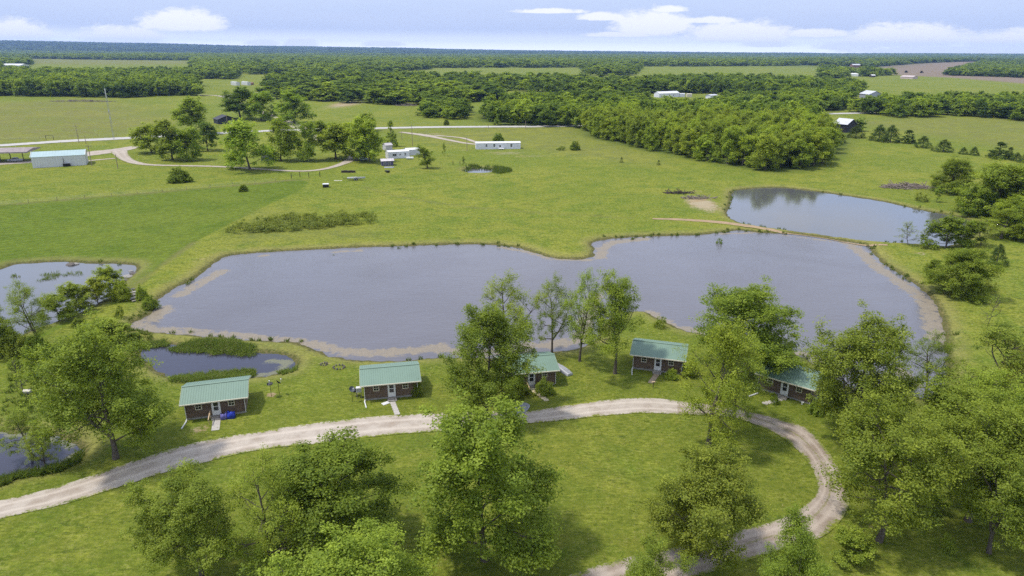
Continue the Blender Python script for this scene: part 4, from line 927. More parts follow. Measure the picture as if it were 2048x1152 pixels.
def cabin(bl, br, label, pipe='L', rail=None, steps=2, door_x=0.445):
    """log cabin, local x along the front from its left corner, y away from the camera"""
    a, b = P(*bl), P(*br); d = b - a; rz = math.atan2(d[1], d[0]); w = CW
    c = (a + b) / 2; o = c - np.array([math.cos(rz), math.sin(rz)]) * w / 2; z0 = gz(*c)
    t = thing('log_cabin', label, 'cabin', (o[0], o[1], z0), rz, 'log cabins with green metal roofs')
    f = FH + WH; ov, sd, rise = 0.5, 0.5, 0.90
    MB().box(.06, w - .06, .06, CD - .06, -0.3, FH - .004).build('foundation', STONE, t)
    log_wall(0, w, FH, f, 0, 0, -1).build('wall', LOG, t); log_wall(0, w, FH, f, CD, 0, 1).build('wall', LOG, t)
    log_wall(.11, CD - .11, FH, f, 0, 1, -1).build('wall', LOG, t); log_wall(.11, CD - .11, FH, f, w, 1, 1).build('wall', LOG, t)
    gb = MB()
    for x0, x1 in ((.02, .14), (w - .14, w - .02)):
        gb.prism([(.05, f + .004), (CD - .05, f + .004), (CD / 2, f + rise * .80)], 0, x0, x1)
    gb.build('gable', LOG, t)
    ez = f + 0.02 - ov * rise / (CD / 2); rz_ = f + 0.02 + rise
    rf = roof_panel(MB(), -sd, w + sd, -ov, ez, CD / 2 - .004, rz_).build('roof', ROOF, t)
    roof_panel(MB(), -sd, w + sd, CD + ov, ez, CD / 2 + .004, rz_).build('back_panel', ROOF, rf)
    MB().prism([(CD / 2 - .20, rz_ + .045), (CD / 2, rz_ + .115), (CD / 2 + .20, rz_ + .045), (CD / 2, rz_ + .06)], 0, -sd - .02, w + sd + .02).build('ridge_cap', ROOF, rf)
    MB().box(-sd, w + sd, -ov - .10, -ov - .004, ez - .09, ez + .05).build('gutter', CREAM, rf)
    for x in (-sd - .03, w + sd + .004):
        MB().prism([(-ov, ez - .14), (CD / 2, rz_ - .14), (CD + ov, ez - .14), (CD + ov, ez), (CD / 2, rz_), (-ov, ez)], 0, x, x + .026).build('fascia', CREAM, rf)
    window_part(t, 1.28, FH + 1.15, .66, .74, 0); window_part(t, w - 2.0, FH + 1.15, .66, .74, 0)
    dx = w * door_x; m = MB(); dw, dh = .92, 1.98
    m.box(dx - .07, dx, -.085, .02, FH, FH + dh + .07); m.box(dx + dw, dx + dw + .07, -.085, .02, FH, FH + dh + .07); m.box(dx, dx + dw, -.085, .02, FH + dh, FH + dh + .07)
    m.box(dx, dx + .17, -.06, -.01, FH, FH + dh); m.box(dx + dw - .17, dx + dw, -.06, -.01, FH, FH + dh); m.box(dx + .17, dx + dw - .17, -.06, -.01, FH + dh - .17, FH + dh); m.box(dx + .17, dx + dw - .17, -.06, -.01, FH, FH + .66); m.box(dx + .17, dx + dw - .17, -.058, -.01, FH + 1.22, FH + 1.29)
    dr = m.build('door', WHITE, t)
    MB().box(dx + .18, dx + dw - .18, -.035, -.02, FH + .67, FH + 1.215).build('pane', GLASS, dr); MB().box(dx + .18, dx + dw - .18, -.035, -.02, FH + 1.295, FH + dh - .18).build('pane', GLASS, dr)
    MB().box(dx + .06, dx + .11, -.12, -.06, FH + .92, FH + 1.04).build('handle', STEEL, dr)
    for k in range(steps):
        MB().box(dx - .18, dx + dw + .18, -.95 + .38 * k, -.13, -.2, .12 + .12 * k + (.002 * k)).build('step', GREYWOOD if k else STONE, t)
    for side, x in (('L', .03), ('R', w - .03)):
        m = MB(); rod(m, (x, -ov - .05, ez - .05), (x, -.16, ez - .40), .04); rod(m, (x, -.16, ez - .42), (x, -.16, .22), .04)
        if side in pipe: m.tube([(x, -.16, .24), (x - .05, -.5, .10), (x + (-.38 if bl[0] < 500 else .15), -2.1, .05)], [.085, .085, .085], 6)
        m.build('downspout', WHITE, t)
    if rail:
        x = dx - .30 if rail == 'L' else dx + dw + .3
        m = MB(); rod(m, (x, -.4, 0), (x, -.4, 1.05), .045); rod(m, (x, -2.0, -.1), (x, -2.0, .9), .045); m.box(x - .06, x + .06, -2.3, -.25, 0, .07)
        for v in m.v[-1:]: v[:, 2] = np.where(v[:, 1] < -1, v[:, 2] + .88, v[:, 2] + 1.04)
        m.build('handrail', TANWOOD, t)
    return t, (lambda x, y, z=0.0: (o[0] + math.cos(rz) * x - math.sin(rz) * y, o[1] + math.sin(rz) * x + math.cos(rz) * y, z0 + z)), rz, dx
CAB = [cabin((378,841), (489,826.5), 'leftmost log cabin with a blue covered heap beside its steps', 'L', 'L'),
       cabin((735,801), (831,792), 'log cabin with grass all round it and a white board by its steps', 'L', None),
       cabin((1016,778), (1107,769.5), 'log cabin half hidden by a dense dark oak, clipped shrubs at its door', '', 'L'),
       cabin((1269,738), (1359,749.5), 'log cabin nearest the lake point, yellow green oak over its right end', 'L', None),
       cabin((1521,780), (1613,808), 'rightmost log cabin, turned aslant among the trees', '', None)]
def footpath(i, y0, y1, dx_end, n, w=.8, mat=CONC):
    t, loc, rz, dx = CAB[i]; o = loc(dx + .46, y0); r = tag(link('footpath', None, None, None, o, rz), kind='structure')
    for k in range(n):
        a, b = k / n, (k + 1) / n; yy0, yy1 = (y1 - y0) * a, (y1 - y0) * b - math.copysign(.03, y1 - y0) * -1; xx = dx_end * (a + b) / 2
        MB().box(xx - w / 2, xx + w / 2, min(yy0, yy1) + .01, max(yy0, yy1) - .03, -.2, .05 + .006 * (k % 2)).build('slab', mat, r)
footpath(0, -1.0, -3.6, .1, 5, .95); footpath(1, -1.05, -4.7, .5, 6, .72); footpath(2, -1.0, -4.4, 1.2, 6, .7, simple('pale_slab', (0.50, 0.43, 0.28), .9, .15, 5)); footpath(3, -.9, -4.0, -.6, 6, .8, simple('brown_slab', (0.36, 0.28, 0.19), .9, .2, 5)); footpath(4, -1.0, -3.8, -1.4, 6, .75)

# ------------------------------------------------------------------ small things round the cabins
def at(px, py, z=None):
    p = P(px, py); return (p[0], p[1], gz(p[0], p[1]) if z is None else z)
l1 = CAB[0][1]; rz1 = CAB[0][2]
def cover(name, label, mat, loc, rz, w, d, h, extra=None, seed=0):
    """sagging cover thrown over something: lumpy closed shell with folds at the hem"""
    nx, ny = 13, 9; V = []
    for j in range(ny):
        for i in range(nx):
            u, v = i / (nx - 1) * 2 - 1, j / (ny - 1) * 2 - 1; e = min(1, (1 - max(abs(u), abs(v)) ** 6) * 1.6)
            z = h * (0.10 + .9 * e) * (0.78 + .22 * math.sin(3.1 * u + seed) * math.cos(2.3 * v + seed)); s = 1 + .05 * math.sin(9 * (u + v) + seed)
            V.append((u * w / 2 * s, v * d / 2 * s, max(.03, z) if e > .05 else .0))
    f = [(j * nx + i, j * nx + i + 1, (j + 1) * nx + i + 1, (j + 1) * nx + i) for j in range(ny - 1) for i in range(nx - 1)]
    ring = [i for i in range(nx)] + [j * nx + nx - 1 for j in range(1, ny)] + [(ny - 1) * nx + i for i in range(nx - 2, -1, -1)] + [j * nx for j in range(ny - 2, 0, -1)]
    m = MB().add(V, f + [tuple(reversed(ring))]); o = m.build(name, mat, None, loc, rz)
    for p in o.data.polygons: p.use_smooth = True
    return tag(o, label, 'cover')
cover('tarp_heap', 'bright blue covered heap right of the steps at the leftmost cabin', BLUE, l1(5.45, -.75), rz1, 1.0, .85, .95, seed=1)
cover('tarp_heap', 'dull violet covered heap between the steps and the bright blue heap', VIOLET, l1(4.55, -.75), rz1, .85, .8, .85, seed=2)
o = MB().box(-.5, .5, -.35, .35, 0, .04).box(-.47, .47, -.32, .32, .04, .06).build('white_board', WHITE, None, CAB[1][1](2.75, -1.3, .02), CAB[1][2] + .5); tag(o, 'white board lying on the grass by the second cabin steps', 'board')
def dish(px, py, label, tilt, yaw, r=.42, h=1.9, mat=BLACK):
    t = thing('satellite_dish', label, 'satellite dish', at(px, py), yaw); m = MB(); rod(m, (0, 0, -.2), (0, 0, h), .03); m.build('pole', BLACK, t)
    V = [(0, 0, 0)]; fs = []; n = 16
    for k, rr in enumerate((.4, .75, 1.0)):
        for i in range(n): a = i / n * 2 * math.pi; V.append((math.cos(a) * r * rr, math.sin(a) * r * rr, .16 * rr * rr))
    for i in range(n): fs.append((0, 1 + i, 1 + (i + 1) % n))
    for k in range(2):
        for i in range(n): p, q = 1 + k * n + i, 1 + k * n + (i + 1) % n; fs.append((p, p + n, q + n, q))
    V2 = [(x, y, z - .02) for x, y, z in V]; fs2 = [tuple(i + len(V) for i in reversed(f)) for f in fs]; rim = [(1 + 2 * n + i, 1 + 2 * n + (i + 1) % n, len(V) + 1 + 2 * n + (i + 1) % n, len(V) + 1 + 2 * n + i) for i in range(n)]
    d = MB().add(V + V2, fs + fs2 + rim).build('reflector', mat, t, (0, 0, h)); d.rotation_euler = (tilt, 0, 0)
    a = MB(); rod(a, (0, -r * .95, .14), (0, -.05, .62), .018); a.box(-.06, .06, -.1, .03, .56, .70); a.build('feed_arm', WHITE, d)
dish(543, 794, 'black satellite dish on a thin pole, facing up, farther left of the pair', R(8), 0); dish(559, 790, 'tilted black satellite dish with pale feed, right one of the pair', R(50), R(140)); dish(705, 803, 'grey satellite dish left of the second cabin', R(55), R(40), .40, 1.9, simple('grey_mesh', (.10, .11, .13), .6))
l2, rz2 = CAB[1][1], CAB[1][2]
t = thing('air_conditioner', 'white air conditioner box at the left wall of the second cabin', 'air conditioner', l2(-.75, 1.2), rz2)
MB().box(-.35, .35, -.3, .3, .9, 1.55).build('casing', WHITE, t); m = MB(); [m.box(-.3, .3, -.315, -.302, .97 + .08 * k, 1.0 + .08 * k) for k in range(7)]; m.build('grille', STEEL, t); m = MB(); [m.box(x, x + .06, y, y + .06, -.1, .9) for x in (-.33, .27) for y in (-.28, .22)]; m.build('stand', GREYWOOD, t)
t = thing('kettle_grill', 'round black grill beside the air conditioner of the second cabin', 'grill', l2(-1.35, 1.7), rz2)
m = MB(); m.tube([(0, 0, .6), (0, 0, .75), (0, 0, .92), (0, 0, 1.0), (0, 0, 1.1)], [.12, .34, .42, .34, .06], 14); m.build('bowl', BLACK, t)
for k in range(3): a = k * 2.09; rod(MB(), (.3 * math.cos(a), .3 * math.sin(a), 0), (.15 * math.cos(a), .15 * math.sin(a), .7), .02).build('leg', BLACK, t)
# wall lamp bits, vent and bench ends are left off; log seat rings by the lake
def fire_ring(px, py, label, r, n, gap=0):
    t = thing('fire_ring', label, 'fire ring', at(px, py))
    for k in range(n):
        a = k / n * 6.283; s = random.uniform(.8, 1.25); V = []
        for zz, k2 in ((-.05, 1.0), (.14, .95), (.24, .55)):
            for i in range(6): b = i / 6 * 6.283; q = .12 * s * k2 * random.uniform(.8, 1.15); V.append((q * math.cos(b) * 1.25, q * math.sin(b), zz * s))
        f = [tuple(range(12, 18))] + [(j * 6 + i, j * 6 + (i + 1) % 6, (j + 1) * 6 + (i + 1) % 6, (j + 1) * 6 + i) for j in range(2) for i in range(6)]
        MB().add(V, f).build('stone', ROCK, t, (math.cos(a) * r, math.sin(a) * r * .9, 0), a)
fire_ring(648, 729, 'small ring of dark stones on the grass behind the second cabin, farther left', .5, 8); fire_ring(678, 735, 'wider ring of dark stones nearest the second cabin roof', .85, 11)
def jonboat(px, py, rz, label, cat='boat'):
    t = thing('rowing_boat', label, cat, at(px, py), rz); st = [(-1.9, .50, .38), (-1.2, .60, .42), (0, .64, .44), (1.1, .58, .44), (1.9, .36, .40), (2.1, .20, .34)]; V = []
    for x, hw, h in st: V += [(x, -hw, .02), (x, -hw * .82, h * .8), (x, -hw * .5, h), (x, hw * .5, h), (x, hw * .82, h * .8), (x, hw, .02)]
    n = len(st); f = [tuple(range(6)), tuple(range(6 * n - 1, 6 * n - 7, -1))] + [(i * 6 + j, i * 6 + (j + 1) % 6, i * 6 + 6 + (j + 1) % 6, i * 6 + 6 + j) for i in range(n - 1) for j in range(6)]
    MB().add(V, f).build('hull', SILVER, t); m = MB(); [m.box(-1.8, 1.7, y - .02, y + .02, .43, .475) for y in (-.2, 0, .2)]; m.build('keel_strip', STEEL, t)
jonboat(1127, 741, R(118), 'overturned grey metal boat on the grass right of the third cabin')
def post_box(px, py):
    t = thing('nest_box', 'pale nest box on a leaning post in the rough grass at left', 'nest box', at(px, py)); rod(MB(), (0, 0, -.2), (.05, 0, 1.3), .06).build('post', DARKW, t)
    MB().box(-.3, .55, -.25, .25, 1.3, 1.55).build('box', GREYWOOD, t); MB().prism([(-.32, 1.553), (.32, 1.553), (.32, 1.60), (0, 1.75), (-.32, 1.60)], 0, -.36, .62).build('lid', CREAM, t)
post_box(58, 802)
o = MB().tube([(0, 0, .09), (1.55, .9, .12)], [.10, .10], 10).build('drain_pipe', WHITE, None, at(1498, 794)); tag(o, 'white plastic drain pipe lying in the grass left of the last cabin', 'pipe')
t = thing('garden_chair', 'grey folding chair at the right end of the last cabin', 'chair', CAB[4][1](8.1, .6), .6)
MB().box(-.3, .3, -.3, .3, .42, .47).build('seat', SILVER, t); o = MB().box(-.3, .3, .28, .33, .47, 1.05).build('backrest', SILVER, t)
for x in (-.27, .27):
    for y in (-.27, .27): rod(MB(), (x, y, 0), (x, y, .42), .02).build('leg', BLACK, t)
t = thing('plastic_bucket', 'small white bucket at the front corner of the last cabin', 'bucket', CAB[4][1](6.4, -.55)); MB().tube([(0, 0, 0), (0, 0, .36)], [.13, .17], 12).build('shell', WHITE, t); rod(MB(), (-.16, 0, .36), (.16, 0, .40), .012).build('bail', STEEL, t)
t = thing('footpath_post', 'dark handrail post at the end of the brown slab path by the fourth cabin', 'post', at(1306, 776)); m = MB(); rod(m, (0, 0, -.2), (0, 0, .95), .05); m.build('post', DARKW, t); MB().box(-.25, .25, -.10, .10, .95, 1.02).build('cap', TANWOOD, t)
pud = [(1020,826),(1028,818),(1040,808),(1052,806),(1060,812),(1054,822),(1046,828),(1030,832)]
pp = smooth(poly(pud), 4); o = link('puddle', mesh_np('puddle', np.array([(x, y, gz(x, y) + .09) for x, y in pp]), [np.arange(len(pp))[None]]), simple('grey_sludge', (.26, .27, .29), .35, .15, 2.0)); tag(o, kind='structure')
# timber pile across the dam
t = thing('timber_pile', 'grey weathered planks and poles laid side by side across the dam', 'timber pile', at(262, 590), R(52)); g_ = np.random.default_rng(5)
for k in range(13):
    y = -4.2 + k * .68 + g_.normal(0, .1); ln = g_.uniform(2.6, 3.8); a = g_.normal(0, .14); c, s = math.cos(a), math.sin(a); zz = .12 + .18 * (k % 3 == 1)
    o = MB().box(-ln / 2, ln / 2, -.20, .20, 0, .14).build('plank', [GREYWOOD, STONE, GREYWOOD, CONC][k % 4], t, (g_.normal(0, .25), y, zz), a)
# rubble by the left pond
for k, (px, py) in enumerate([(262,541),(268,546),(256,552),(250,560),(150,527),(142,528)]):
    s = .5 + .25 * (k % 3); V = []
    for zz, k2 in ((-.3, 1.0), (.2, .9), (.45, .4)):
        for i in range(7): b = i / 7 * 6.283; q = s * k2 * random.uniform(.8, 1.15); V.append((q * math.cos(b) * 1.3, q * math.sin(b), zz * s))
    f = [tuple(range(14, 21))] + [(j * 7 + i, j * 7 + (i + 1) % 7, j * 7 + 7 + (i + 1) % 7, j * 7 + 7 + i) for j in range(2) for i in range(7)]
    p = P(px, py, .2); o = MB().add(V, f).build('boulder', ROCK if k % 2 else STONE, None, (p[0], p[1], max(.0, gz(p[0], p[1])))); tag(o, ['dark boulder highest of the row at the left pond bank', 'pale boulder farthest right at the left pond bank', 'dark boulder in the middle of the left pond bank row', 'pale boulder lowest of the left pond bank row', 'dark boulder on the far bank of the left pond, right of its twin', 'pale boulder on the far bank of the left pond'][k], 'boulder')

# ------------------------------------------------------------------ farm buildings
def frame2(bl, br):
    a, b = P(*bl), P(*br); d = b - a; return a, math.atan2(d[1], d[0]), float(np.linalg.norm(d)), max(gz(*a), .1)
def shed(name, label, cat, bl, br, depth, wh, rise, wallm, roofm, ov=.3, wins=(), doors=(), trim=None, gable_front=False, ribs=.6, group=None, mono=False):
    """plain gabled building; wins (x, z, w, h) and doors (x, w, h) on the side that faces the camera"""
    a, rz, w, z0 = frame2(bl, br); t = thing(name, label, cat, (a[0], a[1], z0), rz, group)
    MB().box(0, w, 0, .15, -.5, wh).build('wall', wallm, t); MB().box(0, w, depth - .15, depth, -.5, wh).build('wall', wallm, t)
    MB().box(0.002, .15, .15, depth - .15, -.5, wh).build('wall', wallm, t); MB().box(w - .15, w - .002, .15, depth - .15, -.5, wh).build('wall', wallm, t)
    if gable_front:
        for y in (.0, depth - .15): MB().prism([(0, wh + .003), (w, wh + .003), (w / 2, wh + rise - .06)], 1, y, y + .15).build('gable', wallm, t)
        e = wh - ov * rise / (w / 2)
        MB().prism([(-ov, e + .03), (w / 2, wh + rise + .03), (w / 2, wh + rise + .13), (-ov, e + .13)], 1, -ov, depth + ov).build('roof', roofm, t)
        MB().prism([(w + ov, e + .03), (w / 2, wh + rise + .03), (w / 2, wh + rise + .13), (w + ov, e + .13)], 1, -ov, depth + ov).build('roof', roofm, t)
    else:
        for x in (0, w - .15): MB().prism([(0, wh + .003), (depth, wh + .003), (depth / 2, wh + rise - .06)], 0, x, x + .15).build('gable', wallm, t)
        e = wh - ov * rise / (depth / 2) + .03
        r = roof_panel(MB(), -ov, w + ov, -ov, e, depth / 2 - .003, wh + rise + .03, .05, ribs).build('roof', roofm, t)
        roof_panel(MB(), -ov, w + ov, depth + ov, e, depth / 2 + .003, wh + rise + .03, .05, ribs).build('back_panel', roofm, r)
        if trim:
            for x in (-ov - .16, w + ov + .004): MB().prism([(-ov - .1, e - .15), (depth / 2, wh + rise - .12), (depth + ov + .1, e - .15), (depth + ov + .1, e + .22), (depth / 2, wh + rise + .26), (-ov - .1, e + .22)], 0, x, x + .16).build('trim', trim, t)
    for x, z, ww, h in wins: window_part(t, x, z, ww, h, 0, WHITE)
    for x, ww, h in doors:
        d = MB().box(x, x + ww, -.06, -.003, 0, h).build('door', WHITE, t); MB().box(x + .15, x + ww - .15, -.075, -.061, h * .45, h - .2).build('pane', GLASS, d)
    return t, a, rz, w, z0
t, a_, rz_, w_, z_ = shed('metal_building', 'long white metal shed with pale teal roof and white gable trim', 'shed', (66,336), (173,330), 10.5, 4.3, 1.5, WMETAL, TEALROOF, .15, trim=WHITE, ribs=1.0)
m = MB(); [m.box(x, x + .10, -.035, -.003, 0, 4.2) for x in np.arange(.9, w_ - .3, .9)]; m.build('wall_rib', WMETAL, t)
for k, x in enumerate((w_ * .60, w_ * .67)):
    u = thing('cooling_unit', ['dark cooling unit with a riser pipe against the long white shed, left one', 'dark cooling unit against the long white shed, right one'][k], 'cooling unit', (a_[0] + math.cos(rz_) * x + math.sin(rz_) * .8, a_[1] + math.sin(rz_) * x - math.cos(rz_) * .8, z_), rz_)
    MB().box(-.6, .6, -.55, .55, 0, 1.3).build('casing', BLACK, u); MB().tube([(0, 0, 1.30), (0, 0, 1.34)], [.42, .42], 14).build('fan_guard', STEEL, u)
    if k == 0: rod(MB(), (-.3, .5, 1.3), (-.3, .6, 3.6), .08).build('riser_pipe', DARKW, u)
# fuel canopy at the left edge
cl, cr_ = P(2,324), P(48,323); rzc = math.atan2(*(cr_ - cl)[::-1]); u = thing('station_canopy', 'flat faded canopy on slim posts at the left edge', 'canopy', (cl[0], cl[1], gz(*cl)), rzc); wc = float(np.linalg.norm(cr_ - cl))
for x in (-8.5, .0, wc):
    for y in (0, 8.5): rod(MB(), (x, y, -.3), (x, y, 4.15), .16, 8).build('post', DARKW, u)
rfm = MB(); rfm.prism([(-2.5, 4.1), (11, 4.5), (11, 4.9), (4.2, 5.5), (-2.5, 4.6)], 0, -12, wc + 2.8); rfm.build('roof', PURP, u)
def pickup(name, label, px, py, rz, body, L_=5.4, cat='pickup truck', van=False):
    p = P(px, py); t = thing(name, label, cat, (p[0], p[1], gz(*p)), rz); hw = .95; q = L_ / 5.4
    pr = [(-2.7, .45), (2.7, .45), (2.72, .75), (2.6, 1.02), (1.35, 1.10), (-2.7, 1.10)] if not van else [(-2.2, .4), (2.2, .4), (2.25, .7), (2.0, .92), (-2.1, 1.0), (-2.25, .8)]
    MB().prism([(x * q, z) for x, z in pr], 1, -hw, hw).build('body', body, t)
    cb = [(1.25, 1.103), (.75, 1.72), (-.75, 1.76), (-1.0, 1.103)] if not van else [(1.2, .97), (.55, 1.42), (-1.1, 1.42), (-1.75, 1.003)]
    MB().prism([(x * q, z) for x, z in cb], 1, -hw + .12, hw - .12).build('cab', body, t)
    g = MB()
    for s in (-1, 1): y = s * (hw - .115); g.prism([(cb[0][0] * q - .25, 1.16 if not van else 1.0), (cb[1][0] * q - .05, cb[1][1] - .1), (cb[2][0] * q + .1, cb[2][1] - .12), (cb[3][0] * q + .2, 1.16 if not van else 1.03)], 1, min(y, y + s * .012), max(y, y + s * .012))
    g.build('window', GLASS, t)
    if not van: MB().box(-2.6 * q, -1.1 * q, -.8, .8, 1.101, 1.12).build('cargo_bed', RUBBER, t)
    for x in (1.75 * q, -1.65 * q) if not van else (1.4 * q, -1.4 * q):
        for s in (-1, 1):
            y = s * (hw - .1); wh = MB(); wh.tube([(x, y - .12, .38), (x, y + .12, .38)], [.38, .38], 14); w2 = wh.build('wheel', RUBBER, t); MB().tube([(x, y - .13, .38), (x, y + .13, .38)], [.2, .2], 10).build('rim', SILVER, w2)
    for s in (-1, 1): MB().box((2.62 if not van else 2.12) * q, (2.71 if not van else 2.22) * q, s * .62 - .16, s * .62 + .16, .78 if not van else .66, .96 if not van else .8).build('headlight', WHITE, t)
    return t
pickup('pickup_truck', 'silver pickup truck parked under the station canopy', 31, 322, R(5), SILVER)
pickup('parked_car', 'pale green car parked under the yard trees by the trailer home', 727, 321, R(8), simple('pale_green_paint', (.38, .46, .42), .3, .05), 4.6, 'car', True)
pickup('parked_car', 'white car parked beyond the dark house', 469, 221, R(0), WHITE, 5.0, 'car', True)
shed('dark_house', 'black low house with a white double door beside the road', 'house', (437,249), (474,247), 11, 3.0, 2.2, BLKSIDE, BLKROOF, .5, doors=[(7.0, .85, 2.1), (8.0, .85, 2.1)], gable_front=True)
def mobile_home(label, bl, br, depth, wh, wins, doors, wallm=WSIDE, roofm=WHITE, rise=.5):
    return shed('mobile_home', label, 'mobile home', bl, br, depth, wh, rise, wallm, roofm, .15, wins=wins, doors=doors, ribs=1.4)
t, *_m = mobile_home('long white mobile home on the open meadow with a small porch', (952,298.5), (1041,297.5), 4.6, 2.9, [(4.8, 1.2, .7, 1.2), (8.6, 1.2, .8, 1.2), (17.0, 1.1, .8, 1.3)], [(11.3, 1.1, 2.1)])
pm = MB(); pm.box(11.0, 13.6, -2.0, -.1, .3, .42); [pm.box(x, x + .1, -2.0, -1.9, -.3, 1.3) for x in (11.0, 13.5)]; pm.box(11.1, 13.5, -1.98, -1.92, 1.2, 1.3); pm.build('porch', WHITE, t)
mm = MB(); [mm.box(x, x + .04, -.03, -.003, .25, 2.85) for x in np.arange(.6, _m[2] - .2, .6) if not any(abs(x - q) < 1.1 for q in (5.2, 9.0, 11.8, 17.4))]; mm.build('siding_rib', WHITE, t)
mobile_home('white trailer home end beside the yard trees, with the lawn in front', (777,318), (819,315.5), 5.0, 2.9, [(2.0, 1.1, 1.7, 1.0), (5.1, 1.4, .7, .5), (7.5, 1.2, .5, 1.0)], [])
mobile_home('pale grey lower wing set back behind the white trailer home', (814,311), (840,309.5), 5.5, 2.5, [], [], simple('grey_siding', (.52, .53, .57), .6, .05), WHITE)
shed('yard_shed', 'small grey shed behind the narrow dark cedar', 'shed', (772,300), (785,299), 4, 2.4, .8, simple('shed_grey', (.5, .48, .48), .7), simple('shed_roof', (.45, .42, .42), .7))
def tank(px, py, rz, label, s=1.0):
    p = P(px, py); t = thing('gas_tank', label, 'gas tank', (p[0], p[1], gz(*p)), rz); MB().tube([(-1.7 * s, 0, .75), (-1.55 * s, 0, .75), (-1.3 * s, 0, .75), (1.3 * s, 0, .75), (1.55 * s, 0, .75), (1.7 * s, 0, .75)], [.08, .38, .52, .52, .38, .08], 14).build('vessel', WHITE, t)
    for x in (-.9, .9): MB().box(x - .12, x + .12, -.3, .3, -.1, .3).build('saddle', CONC, t)
    rod(MB(), (0, 0, 1.2), (0, 0, 1.42), .14, 8).build('valve_dome', WHITE, t)
tank(820, 319.5, R(5), 'white gas tank on the lawn by the white trailer home')
# porch shed and white hull in front of it
t, *_ = shed('porch_shed', 'small open shed with patchy pale roof in front of the trailer home', 'shed', (764,332.5), (787,331.5), 3.4, 2.1, .6, simple('purple_grey', (.10, .09, .16), .8), simple('patchy_roof', (.62, .58, .56), .7, .25, 2.0, col2=(.30, .27, .28)), .4, wins=[(.8, .5, .9, 1.0), (2.6, .5, .9, 1.0)])
jonboat(778, 336, R(4), 'white upturned boat lying before the small open shed'); COL.objects[-1]
def crate_row(px, py, n, label, rz):
    p = P(px, py); t = thing('pallet_row', label, 'pallets', (p[0], p[1], gz(*p)), rz)
    for k in range(n): MB().box(-n * .55 + k * 1.1 + .05, -n * .55 + k * 1.1 + 1.0, -.45, .45, 0, .75 + .1 * (k % 2)).build('pallet', DARKW, t)
crate_row(697, 345.5, 5, 'row of dark stacked pallets on the lawn above the boat trailer', R(3))
o = MB().box(-1.5, 1.5, -.3, .3, 0, .12).build('plank', CREAM, None, at(676, 362)); tag(o, 'pale plank lying in the grass left of the boat trailer', 'plank')
t = thing('well_house', 'small black box house with a white lid alone on the lawn', 'well house', at(652, 375), R(8)); MB().box(-.95, .95, -.8, .8, -.1, 1.05).build('wall', BLACK, t); MB().box(-1.05, 1.05, -.9, .9, 1.055, 1.25).build('lid', WHITE, t)
p = P(710, 361); t = thing('boat_trailer', 'trailer loaded with two silver boats on the lawn', 'boat trailer', (p[0], p[1], gz(*p)), R(6))
m = MB(); m.box(-2.6, 2.4, -.9, -.8, .5, .6); m.box(-2.6, 2.4, .8, .9, .5, .6); [m.box(x, x + .1, -.8, .8, .5, .6) for x in (-2.5, 0, 2.2)]; m.prism([(-.06, .5), (.06, .5), (.06, .6), (-.06, .6)], 0, -4.4, -2.6); m.build('frame', BLACK, t)
for x in (-.1, .7):
    for y in (-1.0, 1.0):
        w2 = MB().tube([(x, y - .1, .33), (x, y + .1, .33)], [.33, .33], 12).build('wheel', RUBBER, t); MB().tube([(x, y - .11, .33), (x, y + .11, .33)], [.16, .16], 10).build('rim', SILVER, w2)
def small_hull(px, py, dx, dz, rz, label, mat):
    pp = P(px, py); t = thing('rowing_boat', label, 'boat', (pp[0], pp[1], gz(*pp) + dz), rz); st = [(-1.9, .45, .45), (0, .6, .5), (1.2, .5, .52), (1.9, .1, .62)]; V = []
    for x, hw, h in st: V += [(x + dx, -hw, h), (x + dx, -hw * .7, .05), (x + dx, hw * .7, .05), (x + dx, hw, h), (x + dx, hw * .88, h - .03), (x + dx, hw * .6, .14), (x + dx, -hw * .6, .14), (x + dx, -hw * .88, h - .03)]
    n = len(st); MB().add(V, [tuple(range(8)), tuple(range(8 * n - 1, 8 * n - 9, -1))] + [(i * 8 + j, i * 8 + (j + 1) % 8, i * 8 + 8 + (j + 1) % 8, i * 8 + 8 + j) for i in range(n - 1) for j in range(8)]).build('hull', mat, t)
    for x in (-.9, .4): MB().box(x + dx - .12, x + dx + .12, -.5, .5, .40, .44).build('bench', TANWOOD, t)
small_hull(710, 361, -.9, .61, R(8), 'white boat on the left half of the trailer', WHITE); small_hull(710, 361, 1.9, .61, R(4), 'grey boat overhanging the right end of the trailer', SILVER)
t = thing('lawn_cart', 'black two wheeled cart standing on the lawn before the open shed', 'cart', at(775, 346), R(-20)); MB().box(-.9, .9, -.5, .5, .4, .85).build('tray', BLACK, t); rod(MB(), (-.9, 0, .45), (-1.7, 0, .2), .05).build('drawbar', BLACK, t)
for y in (-.6, .6): MB().tube([(.2, y - .08, .3), (.2, y + .08, .3)], [.3, .3], 12).build('wheel', RUBBER, t)
t = thing('camper_shell', 'dark grey tin roofed shelter under the largest yard tree', 'shelter', at(536, 321), R(5)); V = MB(); V.prism([(-1.8, 0), (-1.7, 1.6), (-1.2, 2.4), (0, 2.7), (1.2, 2.4), (1.7, 1.6), (1.8, 0)], 0, -2.4, 2.4); V.build('shell', simple('dark_tin', (.12, .13, .14), .5, metal=.3), t); MB().box(2.402, 2.43, -.7, .7, 0, 1.7).build('opening', BLACK, t)

